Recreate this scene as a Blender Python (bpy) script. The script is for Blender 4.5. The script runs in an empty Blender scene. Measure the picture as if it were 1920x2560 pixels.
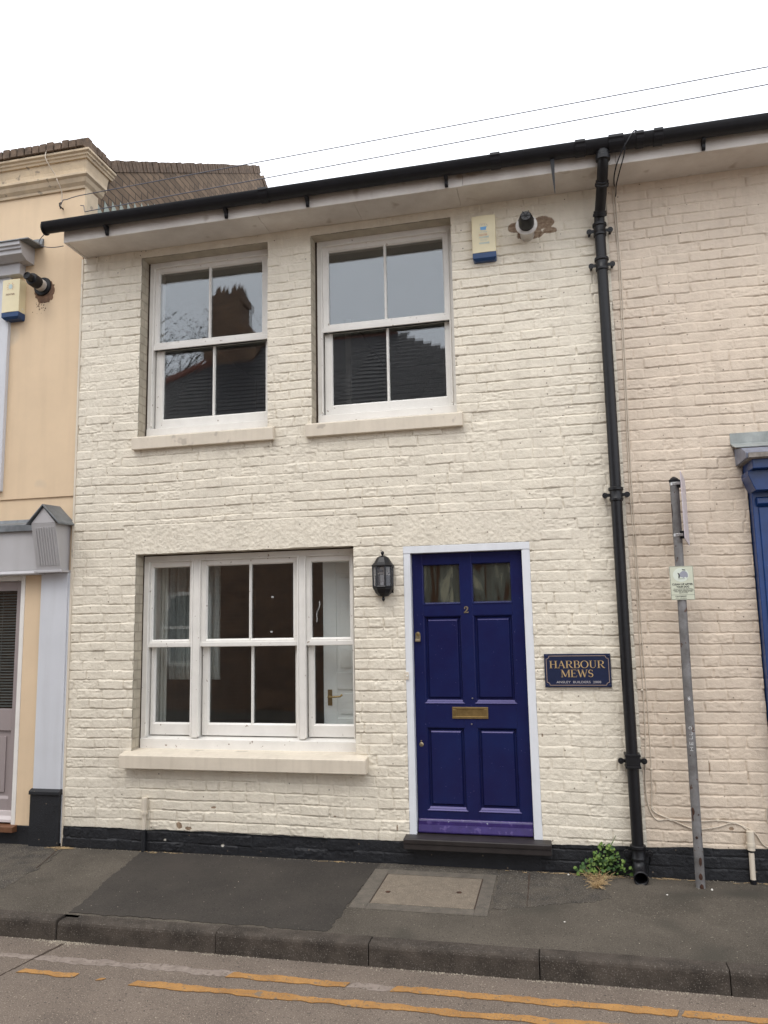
import bpy, math, random
import numpy as np
from mathutils import Vector, Matrix
S = bpy.context.scene
COL = S.collection

# ------------------------------------------------------------------ camera, sky, sun, exposure
cam_d = bpy.data.cameras.new('camera')
cam = bpy.data.objects.new('camera', cam_d)
COL.objects.link(cam)
S.camera = cam
cr = Vector((0.97490147, 0.22175207, -0.01982797))
cu = Vector((0.0493309, -0.12831012, 0.99050642))
cf = Vector((-0.21710272, 0.9666243, 0.13602895))
m = Matrix.Identity(4)
for i in range(3):
    m[i][0], m[i][1], m[i][2] = cr[i], cu[i], -cf[i]
m.translation = Vector((1.05657, -5.5606, 1.82541))
cam.matrix_world = m
cam_d.sensor_fit = 'VERTICAL'
cam_d.sensor_height = 24.0
cam_d.lens = 24.0 * 1909.86 / 2560
cam_d.clip_start = 0.05
cam_d.clip_end = 500

SUN_EL, SUN_AZ = math.radians(58), math.radians(200)   # azimuth clockwise from +Y
world = bpy.data.worlds.new('World')
S.world = world
world.use_nodes = True
wn, wl = world.node_tree.nodes, world.node_tree.links
wn.clear()
wo = wn.new('ShaderNodeOutputWorld')
bg = wn.new('ShaderNodeBackground')
sky = wn.new('ShaderNodeTexSky')
sky.sky_type = 'NISHITA'
sky.sun_disc = False
sky.sun_elevation = SUN_EL
sky.sun_rotation = SUN_AZ
sky.dust_density = 4.0
hs = wn.new('ShaderNodeHueSaturation')
hs.inputs['Saturation'].default_value = 0.15
mx = wn.new('ShaderNodeMix'); mx.data_type = 'RGBA'
mx.inputs['Factor'].default_value = 0.94
mx.inputs['B'].default_value = (10.6, 10.9, 11.6, 1)
wl.new(sky.outputs[0], hs.inputs['Color'])
wl.new(hs.outputs[0], mx.inputs['A'])
wl.new(mx.outputs['Result'], bg.inputs['Color'])
bg.inputs['Strength'].default_value = 0.13
wl.new(bg.outputs[0], wo.inputs[0])

sun_d = bpy.data.lights.new('sun', 'SUN')
sun_d.energy = 0.9
sun_d.angle = math.radians(25)
sun_d.color = (1.0, 0.95, 0.88)
sun = bpy.data.objects.new('sun', sun_d)
COL.objects.link(sun)
sd = Vector((math.sin(SUN_AZ) * math.cos(SUN_EL), math.cos(SUN_AZ) * math.cos(SUN_EL), math.sin(SUN_EL)))
sun.rotation_euler = sd.to_track_quat('Z', 'Y').to_euler()
S.view_settings.view_transform = 'Standard'
S.view_settings.look = 'None'
S.view_settings.gamma = 1.0
S.view_settings.exposure = 0.38
S.cycles.max_bounces = 8
S.cycles.transparent_max_bounces = 16

# ------------------------------------------------------------------ materials
def mat(name, col, rough=0.6, metal=0.0, spec=0.5, var=0.0, vscale=3.0, col2=None, bump=0.0, bscale=60.0,
        speck=None, extra=None, coords='Object', streak=None):
    """procedural principled material: large soft variation, fine grain, optional specks and bump"""
    M = bpy.data.materials.new(name)
    M.use_nodes = True
    n, l = M.node_tree.nodes, M.node_tree.links
    b = n['Principled BSDF']
    b.inputs['Roughness'].default_value = rough
    b.inputs['Metallic'].default_value = metal
    b.inputs['Specular IOR Level'].default_value = spec
    tc = n.new('ShaderNodeTexCoord')
    out = None
    c = (*col, 1)
    if var or col2 or speck:
        nz = n.new('ShaderNodeTexNoise'); nz.inputs['Scale'].default_value = vscale
        nz.inputs['Detail'].default_value = 8; nz.inputs['Roughness'].default_value = 0.65
        l.new(tc.outputs[coords], nz.inputs['Vector'])
        rp = n.new('ShaderNodeValToRGB')
        rp.color_ramp.elements[0].position = 0.35; rp.color_ramp.elements[1].position = 0.65
        c2 = col2 if col2 else tuple(x * (1 - var) for x in col)
        rp.color_ramp.elements[0].color = (*c2, 1); rp.color_ramp.elements[1].color = c
        l.new(nz.outputs['Fac'], rp.inputs[0])
        out = rp.outputs[0]
        if speck:
            for (sc, thr, sc_col, wid) in speck:
                vz = n.new('ShaderNodeTexNoise'); vz.inputs['Scale'].default_value = sc; vz.inputs['Detail'].default_value = 2
                l.new(tc.outputs[coords], vz.inputs['Vector'])
                r2 = n.new('ShaderNodeMapRange'); r2.inputs['From Min'].default_value = thr
                r2.inputs['From Max'].default_value = thr + wid
                l.new(vz.outputs['Fac'], r2.inputs['Value'])
                mm = n.new('ShaderNodeMix'); mm.data_type = 'RGBA'
                mm.inputs['B'].default_value = (*sc_col, 1)
                l.new(r2.outputs[0], mm.inputs['Factor']); l.new(out, mm.inputs['A'])
                out = mm.outputs['Result']
        if streak:
            mp = n.new('ShaderNodeMapping'); mp.inputs['Scale'].default_value = (1, 1, .07)
            l.new(tc.outputs[coords], mp.inputs[0])
            sz = n.new('ShaderNodeTexNoise'); sz.inputs['Scale'].default_value = streak[0]; sz.inputs['Detail'].default_value = 5
            l.new(mp.outputs[0], sz.inputs['Vector'])
            r3 = n.new('ShaderNodeMapRange'); r3.inputs['From Min'].default_value = .48; r3.inputs['From Max'].default_value = .72; r3.inputs['To Max'].default_value = streak[1]
            l.new(sz.outputs['Fac'], r3.inputs['Value'])
            m5 = n.new('ShaderNodeMix'); m5.data_type = 'RGBA'; m5.blend_type = 'MULTIPLY'; m5.inputs['B'].default_value = (.50, .46, .42, 1)
            l.new(r3.outputs[0], m5.inputs['Factor']); l.new(out, m5.inputs['A']); out = m5.outputs['Result']
        l.new(out, b.inputs['Base Color'])
    else:
        b.inputs['Base Color'].default_value = c
    if bump:
        bz = n.new('ShaderNodeTexNoise'); bz.inputs['Scale'].default_value = bscale; bz.inputs['Detail'].default_value = 6
        l.new(tc.outputs[coords], bz.inputs['Vector'])
        bp = n.new('ShaderNodeBump'); bp.inputs['Strength'].default_value = 1.0; bp.inputs['Distance'].default_value = bump
        l.new(bz.outputs['Fac'], bp.inputs['Height']); l.new(bp.outputs[0], b.inputs['Normal'])
    if extra: extra(M, n, l, b, tc, out)
    return M

def attr_mix(bare_col, bare2):
    def f(M, n, l, b, tc, out):
        at = n.new('ShaderNodeAttribute'); at.attribute_name = 'bare'
        nz = n.new('ShaderNodeTexNoise'); nz.inputs['Scale'].default_value = 40; nz.inputs['Detail'].default_value = 5
        l.new(tc.outputs['Object'], nz.inputs['Vector'])
        rp = n.new('ShaderNodeValToRGB'); rp.color_ramp.elements[0].position = .35; rp.color_ramp.elements[1].position = .65
        rp.color_ramp.elements[0].color = (*bare_col, 1); rp.color_ramp.elements[1].color = (*bare2, 1)
        l.new(nz.outputs['Fac'], rp.inputs[0])
        mm = n.new('ShaderNodeMix'); mm.data_type = 'RGBA'
        l.new(at.outputs['Fac'], mm.inputs['Factor']); l.new(out, mm.inputs['A']); l.new(rp.outputs[0], mm.inputs['B'])
        # pinholes and flaked spots in the paint
        v = n.new('ShaderNodeTexVoronoi'); v.inputs['Scale'].default_value = 19
        l.new(tc.outputs['Object'], v.inputs['Vector'])
        lt = n.new('ShaderNodeMath'); lt.operation = 'LESS_THAN'; lt.inputs[1].default_value = 0.105
        l.new(v.outputs['Distance'], lt.inputs[0])
        sep = n.new('ShaderNodeSeparateColor'); l.new(v.outputs['Color'], sep.inputs[0])
        g = n.new('ShaderNodeMath'); g.operation = 'GREATER_THAN'; g.inputs[1].default_value = 0.72
        l.new(sep.outputs[0], g.inputs[0])
        mu = n.new('ShaderNodeMath'); mu.operation = 'MULTIPLY'; l.new(lt.outputs[0], mu.inputs[0]); l.new(g.outputs[0], mu.inputs[1])
        m2 = n.new('ShaderNodeMix'); m2.data_type = 'RGBA'; m2.inputs['B'].default_value = (0.16, 0.12, 0.085, 1)
        m3 = n.new('ShaderNodeMath'); m3.operation = 'MULTIPLY'; m3.inputs[1].default_value = .8; l.new(mu.outputs[0], m3.inputs[0])
        l.new(m3.outputs[0], m2.inputs['Factor']); l.new(mm.outputs['Result'], m2.inputs['A'])
        # rain-washed grey grime in broad patches
        gz = n.new('ShaderNodeTexNoise'); gz.inputs['Scale'].default_value = 1.1; gz.inputs['Detail'].default_value = 5
        l.new(tc.outputs['Object'], gz.inputs['Vector'])
        gr = n.new('ShaderNodeMapRange'); gr.inputs['From Min'].default_value = .5; gr.inputs['From Max'].default_value = .75
        gr.inputs['To Max'].default_value = .35
        l.new(gz.outputs['Fac'], gr.inputs['Value'])
        m4 = n.new('ShaderNodeMix'); m4.data_type = 'RGBA'; m4.blend_type = 'MULTIPLY'; m4.inputs['B'].default_value = (.80, .80, .83, 1)
        l.new(gr.outputs[0], m4.inputs['Factor']); l.new(m2.outputs['Result'], m4.inputs['A'])
        l.new(m4.outputs['Result'], b.inputs['Base Color'])
        if b.inputs['Normal'].links:
            first = b.inputs['Normal'].links[0].from_node
            z2 = n.new('ShaderNodeTexNoise'); z2.inputs['Scale'].default_value = 52; z2.inputs['Detail'].default_value = 4; z2.inputs['Roughness'].default_value = .6; z2.inputs['Distortion'].default_value = .6
            l.new(tc.outputs['Object'], z2.inputs['Vector'])
            ab = n.new('ShaderNodeMath'); ab.operation = 'PINGPONG'; ab.inputs[1].default_value = .5; l.new(z2.outputs['Fac'], ab.inputs[0])
            b2 = n.new('ShaderNodeBump'); b2.inputs['Distance'].default_value = .0055; b2.inputs['Strength'].default_value = 1
            l.new(ab.outputs[0], b2.inputs['Height']); l.new(b2.outputs[0], first.inputs['Normal'])
    return f

CREAM = mat('cream_masonry_paint', (0.80, 0.732, 0.603), .62, var=.10, vscale=5, bump=.0012, bscale=160, streak=(16, .13), extra=attr_mix((.20, .13, .08), (.33, .24, .16)))
PINKC = mat('buff_masonry_paint', (0.70, 0.59, 0.47), .62, var=.10, vscale=5, bump=.0012, bscale=160, streak=(16, .13), extra=attr_mix((.20, .13, .08), (.33, .24, .16)))
PLINTH = mat('black_masonry_paint', (0.012, 0.013, 0.0165), .55, var=.35, vscale=14, bump=.0015, bscale=140, extra=attr_mix((.42, .39, .33), (.55, .52, .46)))
SILLP = mat('cream_sill_paint', (0.73, 0.65, 0.53), .5, var=.12, vscale=4, bump=.0008, bscale=120,
            speck=[(9, .66, (.50, .44, .36), .06)], streak=(26, .14))
WOODW = mat('white_window_paint', (0.82, 0.795, 0.745), .38, var=.08, vscale=8, bump=.0004, bscale=90,
            speck=[(28, .71, (.38, .32, .27), .03)])
WOODWD = mat('dirty_white_paint', (0.66, 0.61, 0.56), .45, col2=(.52, .47, .42), vscale=7, bump=.0005, bscale=90)
PVC = mat('bluish_white_paint', (0.76, 0.78, 0.81), .4, var=.06, vscale=5, bump=.0003, bscale=80, streak=(18, .12))
SOFF = mat('soffit_paint', (0.74, 0.70, 0.65), .5, col2=(.56, .51, .46), vscale=2.2, bump=.0006, bscale=40,
           speck=[(5, .64, (.42, .36, .30), .08)])
BLACKP = mat('black_plastic', (0.008, 0.008, 0.011), .5, spec=.35, var=.4, vscale=9, bump=.0002, bscale=200)
CASTIRON = mat('black_gloss_iron', (0.007, 0.007, 0.009), .42, spec=.4, var=.35, vscale=20, bump=.0006, bscale=90)
GAP = mat('dark_sealant', (0.05, 0.032, 0.022), .9)
NAVY = mat('navy_gloss_paint', (0.0100, 0.0175, 0.078), .27, col2=(.0100, .0120, .060), vscale=3, bump=.0003, bscale=45,
           speck=[(75, .745, (.09, .085, .2), .02)])
NAVYW = mat('sky_sheen_navy_gloss_paint', (0.040, 0.024, 0.135), .25, var=.3, vscale=14, bump=.0004, bscale=60,  # lighter purple base paints in the sky sheen on the weatherboard
            speck=[(30, .60, (.085, .06, .19), .1), (26, .70, (.30, .31, .40), .02)])
NAVY.node_tree.nodes['Principled BSDF'].inputs['Specular Tint'].default_value = (.62, .55, 1.0, 1)
BRASS = mat('aged_brass', (0.42, 0.30, 0.13), .38, metal=.85, var=.3, vscale=30)
BRASSD = mat('dull_brass', (0.40, 0.33, 0.22), .45, metal=.8, var=.35, vscale=40)
STEEL = mat('bright_steel', (0.55, 0.55, 0.55), .35, metal=.9)
GALV = mat('weathered_galvanised_steel', (0.24, 0.235, 0.235), .55, metal=.2, col2=(.12, .113, .108), vscale=9, bump=.0006, bscale=120,
           speck=[(26, .68, (.10, .06, .045), .02), (8, .70, (.12, .085, .07), .02)])
LEADM = mat('lead_sheet', (0.22, 0.235, 0.245), .55, metal=.3, col2=(.13, .14, .15), vscale=10, bump=.002, bscale=14)
LEADL = mat('pale_lead_sheet', (0.36, 0.38, 0.37), .6, metal=.1, col2=(.24, .26, .25), vscale=9, bump=.0012, bscale=20)
ORANGE = mat('peach_render', (0.75, 0.575, 0.385), .75, streak=(7, .16), var=.08, vscale=2.0, bump=.0006, bscale=180,
             speck=[(3, .68, (.62, .50, .36), .1)])
STUCCO = mat('cream_stucco', (0.66, 0.53, 0.36), .75, col2=(.50, .40, .28), vscale=5, bump=.0014, bscale=60,
             speck=[(14, .66, (.33, .27, .20), .05)])
GREYP = mat('grey_shop_paint', (0.47, 0.46, 0.465), .45, streak=(12, .12), var=.06, vscale=4)
DOORG = mat('mushroom_door_paint', (0.33, 0.28, 0.275), .45, var=.06, vscale=5)
BLUEG = mat('pale_blue_grey_paint', (0.63, 0.645, 0.68), .5, streak=(12, .14), var=.05, vscale=3, bump=.0004, bscale=120)
BLUE = mat('royal_blue_gloss', (0.006, 0.042, 0.175), .32, var=.3, vscale=9, bump=.0005, bscale=50,
           speck=[(60, .72, (.05, .10, .28), .03)])
GREYB = mat('blue_grey_worn_paint', (0.22, 0.24, 0.31), .4, col2=(.14, .15, .19), vscale=14, bump=.0008, bscale=40)
STONEW = mat('worn_stone_sill', (0.30, 0.27, 0.24), .8, col2=(.16, .14, .12), vscale=18, bump=.002, bscale=50)
YEL = mat('cream_yellow_plastic', (0.78, 0.69, 0.45), .35, var=.08, vscale=7)
BLUP = mat('dark_blue_plastic', (0.010, 0.05, 0.155), .3, var=.2, vscale=12)
WHPL = mat('dirty_white_plastic', (0.62, 0.59, 0.55), .35, col2=(.47, .44, .40), vscale=18)
SIGNC = mat('pale_cream_sign', (0.60, 0.62, 0.49), .35, var=.05, vscale=9)
INK = mat('black_ink', (0.015, 0.015, 0.016), .5)
INKG = mat('grey_ink', (0.30, 0.31, 0.36), .5)
INKP = mat('pale_green_ink', (0.66, 0.71, 0.62), .5)
INKB = mat('light_blue_ink', (0.16, 0.38, 0.66), .5)
INKR = mat('faded_red_ink', (0.60, 0.30, 0.20), .5)
INKF = mat('faded_blue_ink', (0.46, 0.56, 0.55), .5)
GOLD = mat('gold_lettering', (0.52, 0.36, 0.17), .45, metal=.1)
PINKG = mat('dusky_gold_border', (0.34, 0.25, 0.21), .5)
PLAQ = mat('dark_blue_plaque', (0.010, 0.017, 0.055), .55, spec=.3, var=.2, vscale=40, bump=.0003, bscale=300)
PLATE = mat('pale_plate', (0.55, 0.54, 0.60), .4, col2=(.58, .50, .52), vscale=5)
BACKP = mat('grey_plate_back', (0.42, 0.41, 0.43), .45, var=.1)
RUST = mat('rust', (0.07, 0.028, 0.015), .9, col2=(.03, .015, .01), vscale=40)
CONC = mat('buff_concrete', (0.205, 0.168, 0.125), .9, col2=(.145, .118, .090), vscale=14, bump=.003, bscale=120,
           speck=[(230, .60, (.36, .30, .22), .04)])
CONCF = mat('grey_concrete_frame', (0.140, 0.120, 0.096), .9, col2=(.09, .078, .063), vscale=12, bump=.002, bscale=120,
            speck=[(260, .64, (.24, .21, .17), .03)])
KERB = mat('kerb_concrete', (0.088, 0.073, 0.060), .9, spec=.2, col2=(.042, .035, .029), vscale=7, bump=.003, bscale=90,
           speck=[(170, .63, (.17, .15, .13), .04)])
PAVE = mat('pavement_asphalt', (0.112, 0.096, 0.077), .9, spec=.2, col2=(.072, .062, .050), vscale=2.2, bump=.004, bscale=130,
           speck=[(160, .60, (.17, .15, .12), .05), (90, .63, (.045, .04, .034), .05), (70, .71, (.25, .23, .19), .02), (1.6, .60, (.058, .053, .043), .12)])
PAVED = mat('dark_patch_asphalt', (0.062, 0.054, 0.046), .9, spec=.2, col2=(.044, .039, .034), vscale=2, bump=.002, bscale=230,
            speck=[(150, .63, (.095, .085, .075), .05), (80, .66, (.026, .023, .021), .05), (1.4, .58, (.066, .056, .048), .15)])
PAVEG = mat('gritty_patch_asphalt', (0.100, 0.086, 0.068), .9, spec=.2, col2=(.050, .045, .040), vscale=7, bump=.005, bscale=150,
            speck=[(170, .60, (.24, .215, .185), .04)])
ROAD = mat('road_asphalt', (0.190, 0.153, 0.124), .9, spec=.2, col2=(.142, .114, .093), vscale=2.2, bump=.003, bscale=180,
           speck=[(150, .60, (.34, .285, .225), .05), (95, .64, (.075, .062, .052), .04), (70, .70, (.40, .34, .26), .02)])
YLINE = mat('worn_yellow_line_paint', (0.42, 0.228, 0.082), .9, spec=.15, col2=(.32, .17, .064), vscale=9, bump=.003, bscale=120,
            speck=[(75, .60, (.22, .155, .095), .05), (16, .66, (.21, .16, .115), .04), (140, .66, (.52, .33, .15), .03)])
WLINE = mat('faded_white_line_paint', (0.30, 0.25, 0.215), .9, spec=.2, col2=(.21, .172, .145), vscale=16, bump=.002, bscale=180,
            speck=[(60, .57, (.165, .135, .11), .10)])
GRIT = mat('pale_grit', (0.46, 0.40, 0.31), .9, var=.4, vscale=60)
SLATE = mat('wet_slate', (0.045, 0.040, 0.043), .6, var=.4, vscale=6, bump=.002, bscale=30)
TERRA = mat('terracotta', (0.22, 0.075, 0.05), .8, var=.3, vscale=10)
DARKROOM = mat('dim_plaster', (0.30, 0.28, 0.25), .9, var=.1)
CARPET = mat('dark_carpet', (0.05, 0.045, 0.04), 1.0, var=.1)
DOORW = mat('white_gloss_door', (0.88, 0.89, 0.87), .35, var=.03)
LEAF = mat('weed_leaf', (0.19, 0.27, 0.060), .5, spec=.3, col2=(.055, .12, .022), vscale=30)
LEAFD = mat('dark_weed_leaf', (0.05, 0.11, 0.025), .55, spec=.3, col2=(.03, .065, .018), vscale=30)
STRAW = mat('dry_straw', (0.58, 0.43, 0.23), .85, col2=(.36, .24, .12), vscale=30)
BARK = mat('bark', (0.06, 0.05, 0.04), .9)
TLEAF = mat('tree_leaf', (0.07, 0.07, 0.03), .7)
CABLE = mat('cream_cable', (0.60, 0.52, 0.42), .45, var=.1, vscale=8)
WIRE = mat('grey_wire', (0.10, 0.10, 0.12), .5)
TIMB = mat('brown_timber_step', (0.16, 0.068, 0.03), .55, var=.3, vscale=12)
STEPB = mat('dark_brown_step', (0.030, 0.024, 0.023), .5, var=.4, vscale=10, bump=.0006, bscale=40)
BLIND = mat('dark_blind', (0.09, 0.10, 0.095), .5)
WHITEB = mat('white_bulb', (0.85, 0.85, 0.80), .3)

def brick_mat(name, c1, c2, mort, bw=.215, bh=.065, axis='XZ', bump=.004, grime=None):
    M = bpy.data.materials.new(name); M.use_nodes = True
    n, l = M.node_tree.nodes, M.node_tree.links; b = n['Principled BSDF']; b.inputs['Roughness'].default_value = .88
    tc = n.new('ShaderNodeTexCoord'); sp = n.new('ShaderNodeSeparateXYZ'); l.new(tc.outputs['Object'], sp.inputs[0])
    cb = n.new('ShaderNodeCombineXYZ')
    l.new(sp.outputs[{'X': 0, 'Y': 1}[axis[0]]], cb.inputs[0]); l.new(sp.outputs[2], cb.inputs[1])
    br = n.new('ShaderNodeTexBrick'); l.new(cb.outputs[0], br.inputs[0])
    br.inputs['Color1'].default_value = (*c1, 1); br.inputs['Color2'].default_value = (*c2, 1); br.inputs['Mortar'].default_value = (*mort, 1)
    br.inputs['Scale'].default_value = 1; br.inputs['Mortar Size'].default_value = .006; br.inputs['Mortar Smooth'].default_value = .3
    br.inputs['Brick Width'].default_value = bw + .01; br.inputs['Row Height'].default_value = bh + .01
    nz = n.new('ShaderNodeTexNoise'); nz.inputs['Scale'].default_value = 9; nz.inputs['Detail'].default_value = 6
    l.new(tc.outputs['Object'], nz.inputs[0])
    mm = n.new('ShaderNodeMix'); mm.data_type = 'RGBA'; mm.blend_type = 'MULTIPLY'; mm.inputs['Factor'].default_value = .6
    l.new(br.outputs['Color'], mm.inputs['A']); l.new(nz.outputs['Fac'], mm.inputs['B'])
    l.new(mm.outputs['Result'], b.inputs['Base Color'])
    bp = n.new('ShaderNodeBump'); bp.inputs['Distance'].default_value = bump; bp.invert = True
    l.new(br.outputs['Fac'], bp.inputs['Height']); l.new(bp.outputs[0], b.inputs['Normal'])
    return M
STOCKY = brick_mat('brown_stock_brick', (.30, .205, .13), (.20, .135, .085), (.085, .062, .042), axis='YX' if 0 else 'YZ')
STOCKX = brick_mat('brown_stock_brick_front', (.30, .17, .10), (.15, .08, .05), (.34, .29, .23), axis='XZ')
COPING = mat('dark_coping_brick', (0.19, 0.13, 0.088), .9, col2=(.085, .06, .042), vscale=16, bump=.003, bscale=60)
REVEAL = brick_mat('cream_reveal_brick', (.68, .61, .48), (.64, .57, .45), (.56, .49, .385), bw=.10, axis='YZ', bump=.004)

def glass_mat(name, f0=.09, tint=(1, 1, 1), rough=0.0, wob=0.0, wscale=3.0, milk=0.0, milk_col=(.1, .1, .1), stretch=None):
    """thin sheet: Schlick reflection (same from both sides) over a clear or slightly milky sheet"""
    M = bpy.data.materials.new(name); M.use_nodes = True
    n, l = M.node_tree.nodes, M.node_tree.links; n.clear()
    o = n.new('ShaderNodeOutputMaterial'); mi = n.new('ShaderNodeMixShader')
    lw = n.new('ShaderNodeLayerWeight'); lw.inputs[0].default_value = .5
    pw = n.new('ShaderNodeMath'); pw.operation = 'POWER'; pw.inputs[1].default_value = 5; l.new(lw.outputs['Facing'], pw.inputs[0])
    ma = n.new('ShaderNodeMath'); ma.operation = 'MULTIPLY_ADD'; ma.inputs[1].default_value = 1 - f0; ma.inputs[2].default_value = f0; l.new(pw.outputs[0], ma.inputs[0])
    t = n.new('ShaderNodeBsdfTransparent'); t.inputs[0].default_value = (*tint, 1); g = n.new('ShaderNodeBsdfGlossy'); g.inputs['Roughness'].default_value = rough
    g.inputs[0].default_value = (.93, .97, 1, 1)
    base = t.outputs[0]
    if milk:
        d_ = n.new('ShaderNodeBsdfDiffuse'); d_.inputs[0].default_value = (*milk_col, 1); m2 = n.new('ShaderNodeMixShader'); m2.inputs[0].default_value = milk
        l.new(t.outputs[0], m2.inputs[1]); l.new(d_.outputs[0], m2.inputs[2]); base = m2.outputs[0]
    l.new(ma.outputs[0], mi.inputs[0]); l.new(base, mi.inputs[1]); l.new(g.outputs[0], mi.inputs[2]); l.new(mi.outputs[0], o.inputs[0])
    if wob:
        tc = n.new('ShaderNodeTexCoord'); nz = n.new('ShaderNodeTexNoise'); nz.inputs['Scale'].default_value = wscale; nz.inputs['Detail'].default_value = 1
        mp = n.new('ShaderNodeMapping'); mp.inputs['Scale'].default_value = stretch or (1, 1, 1)
        l.new(tc.outputs['Object'], mp.inputs[0]); l.new(mp.outputs[0], nz.inputs[0]); bp = n.new('ShaderNodeBump'); bp.inputs['Distance'].default_value = wob; bp.inputs['Strength'].default_value = 1
        l.new(nz.outputs['Fac'], bp.inputs['Height']); l.new(bp.outputs[0], g.inputs['Normal'])
    return M
GLASS = glass_mat('window_glass', .10, (.97, .985, .985), wob=.0004, wscale=2.6)
def obscure():
    M = glass_mat('rippled_glass', .06, (.5, .55, .5), rough=.10, wob=.006, wscale=30, milk=.75, milk_col=(.085, .09, .075), stretch=(1, 1, .12))
    n, l = M.node_tree.nodes, M.node_tree.links
    d_ = [q for q in n if q.type == 'BSDF_DIFFUSE'][0]; tc = n.new('ShaderNodeTexCoord'); mp = n.new('ShaderNodeMapping'); mp.inputs['Scale'].default_value = (1, 1, .16)
    nz = n.new('ShaderNodeTexNoise'); nz.inputs['Scale'].default_value = 13; nz.inputs['Detail'].default_value = 3; nz.inputs['Distortion'].default_value = 1.2
    rp = n.new('ShaderNodeValToRGB'); e = rp.color_ramp.elements
    e[0].position = .36; e[0].color = (.030, .017, .010, 1); e[1].position = .66; e[1].color = (.15, .15, .11, 1)
    e2 = rp.color_ramp.elements.new(.47); e2.color = (.050, .055, .046, 1); e3 = rp.color_ramp.elements.new(.56); e3.color = (.065, .072, .060, 1)
    l.new(tc.outputs['Object'], mp.inputs[0]); l.new(mp.outputs[0], nz.inputs[0]); l.new(nz.outputs['Fac'], rp.inputs[0]); l.new(rp.outputs[0], d_.inputs[0])
    return M
OBSC = obscure()
LGLASS = glass_mat('lantern_glass', .05, (.75, .75, .78), rough=.25, milk=.25, milk_col=(.3, .3, .32))

# ------------------------------------------------------------------ mesh helpers
LOC = {}
class MB:
    def __init__(s): s.v = []; s.f = []; s.smooth = False
    def add(s, vs, fs):
        o = len(s.v); s.v += [tuple(p) for p in vs]; s.f += [tuple(i + o for i in f) for f in fs]; return s
    def box(s, x0, x1, y0, y1, z0, z1):
        vs = [(x, y, z) for x in (x0, x1) for y in (y0, y1) for z in (z0, z1)]
        return s.add(vs, [(0, 1, 3, 2), (4, 6, 7, 5), (0, 4, 5, 1), (2, 3, 7, 6), (0, 2, 6, 4), (1, 5, 7, 3)])
    def prism(s, poly, a0, a1, axis='x', rev=False):
        """closed 2-D polygon extruded along an axis; poly in (y,z) for x, (x,z) for y, (x,y) for z"""
        n = len(poly)
        def P(u, w, a): return {'x': (a, u, w), 'y': (u, a, w), 'z': (u, w, a)}[axis]
        vs = [P(u, w, a0) for u, w in poly] + [P(u, w, a1) for u, w in poly]
        fs = [tuple(range(n))[::-1], tuple(range(n, 2 * n))] + [(i, (i + 1) % n, n + (i + 1) % n, n + i) for i in range(n)]
        return s.add(vs, fs)
    def tube(s, pts, r, seg=12, caps=True, radii=None, hollow=False):
        pts = [Vector(p) for p in pts]; n = len(pts); rings = []
        t0 = (pts[1] - pts[0]).normalized(); a = Vector((0, 0, 1)) if abs(t0.z) < .9 else Vector((1, 0, 0))
        u = t0.cross(a).normalized()
        for i, p in enumerate(pts):
            t = ((pts[min(i + 1, n - 1)] - p).normalized() + (p - pts[max(i - 1, 0)]).normalized())
            t = t.normalized() if t.length > 1e-6 else t0
            u = (u - t * u.dot(t)).normalized(); w = t.cross(u)
            rr = radii[i] if radii else r
            rings.append([p + u * (rr * math.cos(2 * math.pi * k / seg)) + w * (rr * math.sin(2 * math.pi * k / seg)) for k in range(seg)])
        vs = [q for ring in rings for q in ring]
        fs = [(i * seg + k, i * seg + (k + 1) % seg, (i + 1) * seg + (k + 1) % seg, (i + 1) * seg + k) for i in range(n - 1) for k in range(seg)]
        if caps: fs += [tuple(range(seg))[::-1], tuple(range((n - 1) * seg, n * seg))]
        s.smooth = True
        return s.add(vs, fs)
    def lathe(s, prof, c, axis=(0, 0, 1), seg=16, capped=True):
        ax = Vector(axis).normalized(); a = Vector((1, 0, 0)) if abs(ax.x) < .9 else Vector((0, 1, 0))
        u = ax.cross(a).normalized(); w = ax.cross(u); c = Vector(c)
        vs = [c + ax * h + (u * math.cos(2 * math.pi * (k + .5) / seg) + w * math.sin(2 * math.pi * (k + .5) / seg)) * r for r, h in prof for k in range(seg)]
        n = len(prof)
        fs = [(i * seg + k, i * seg + (k + 1) % seg, (i + 1) * seg + (k + 1) % seg, (i + 1) * seg + k) for i in range(n - 1) for k in range(seg)]
        if capped: fs += [tuple(range(seg))[::-1], tuple(range((n - 1) * seg, n * seg))]
        s.smooth = True
        return s.add(vs, fs)
    def build(s, name, material, parent=None, bevel=0.0, loc=None, label=None, cat=None, group=None, kind=None, seg=2):
        base = Vector((0, 0, 0))
        if parent is not None: base = LOC[parent.name]
        elif loc is not None: base = Vector(loc)
        me = bpy.data.meshes.new(name)
        me.from_pydata([tuple(Vector(p) - base) for p in s.v], [], s.f)
        me.materials.append(material)
        import bmesh
        bm = bmesh.new(); bm.from_mesh(me); bmesh.ops.recalc_face_normals(bm, faces=bm.faces); bm.to_mesh(me); bm.free()
        if s.smooth:
            me.shade_smooth(); me.set_sharp_from_angle(angle=math.radians(38))
        o = bpy.data.objects.new(name, me); COL.objects.link(o)
        if parent is not None: o.parent = parent
        else: o.location = base
        LOC[o.name] = base
        if bevel:
            b = o.modifiers.new('bevel', 'BEVEL'); b.width = bevel; b.segments = seg; b.limit_method = 'ANGLE'; b.angle_limit = math.radians(35)
        return tag(o, label, cat, group, kind)
def tag(o, label=None, cat=None, group=None, kind=None):
    if label: o['label'] = label
    if cat: o['category'] = cat
    if group: o['group'] = group
    if kind: o['kind'] = kind
    return o
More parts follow.
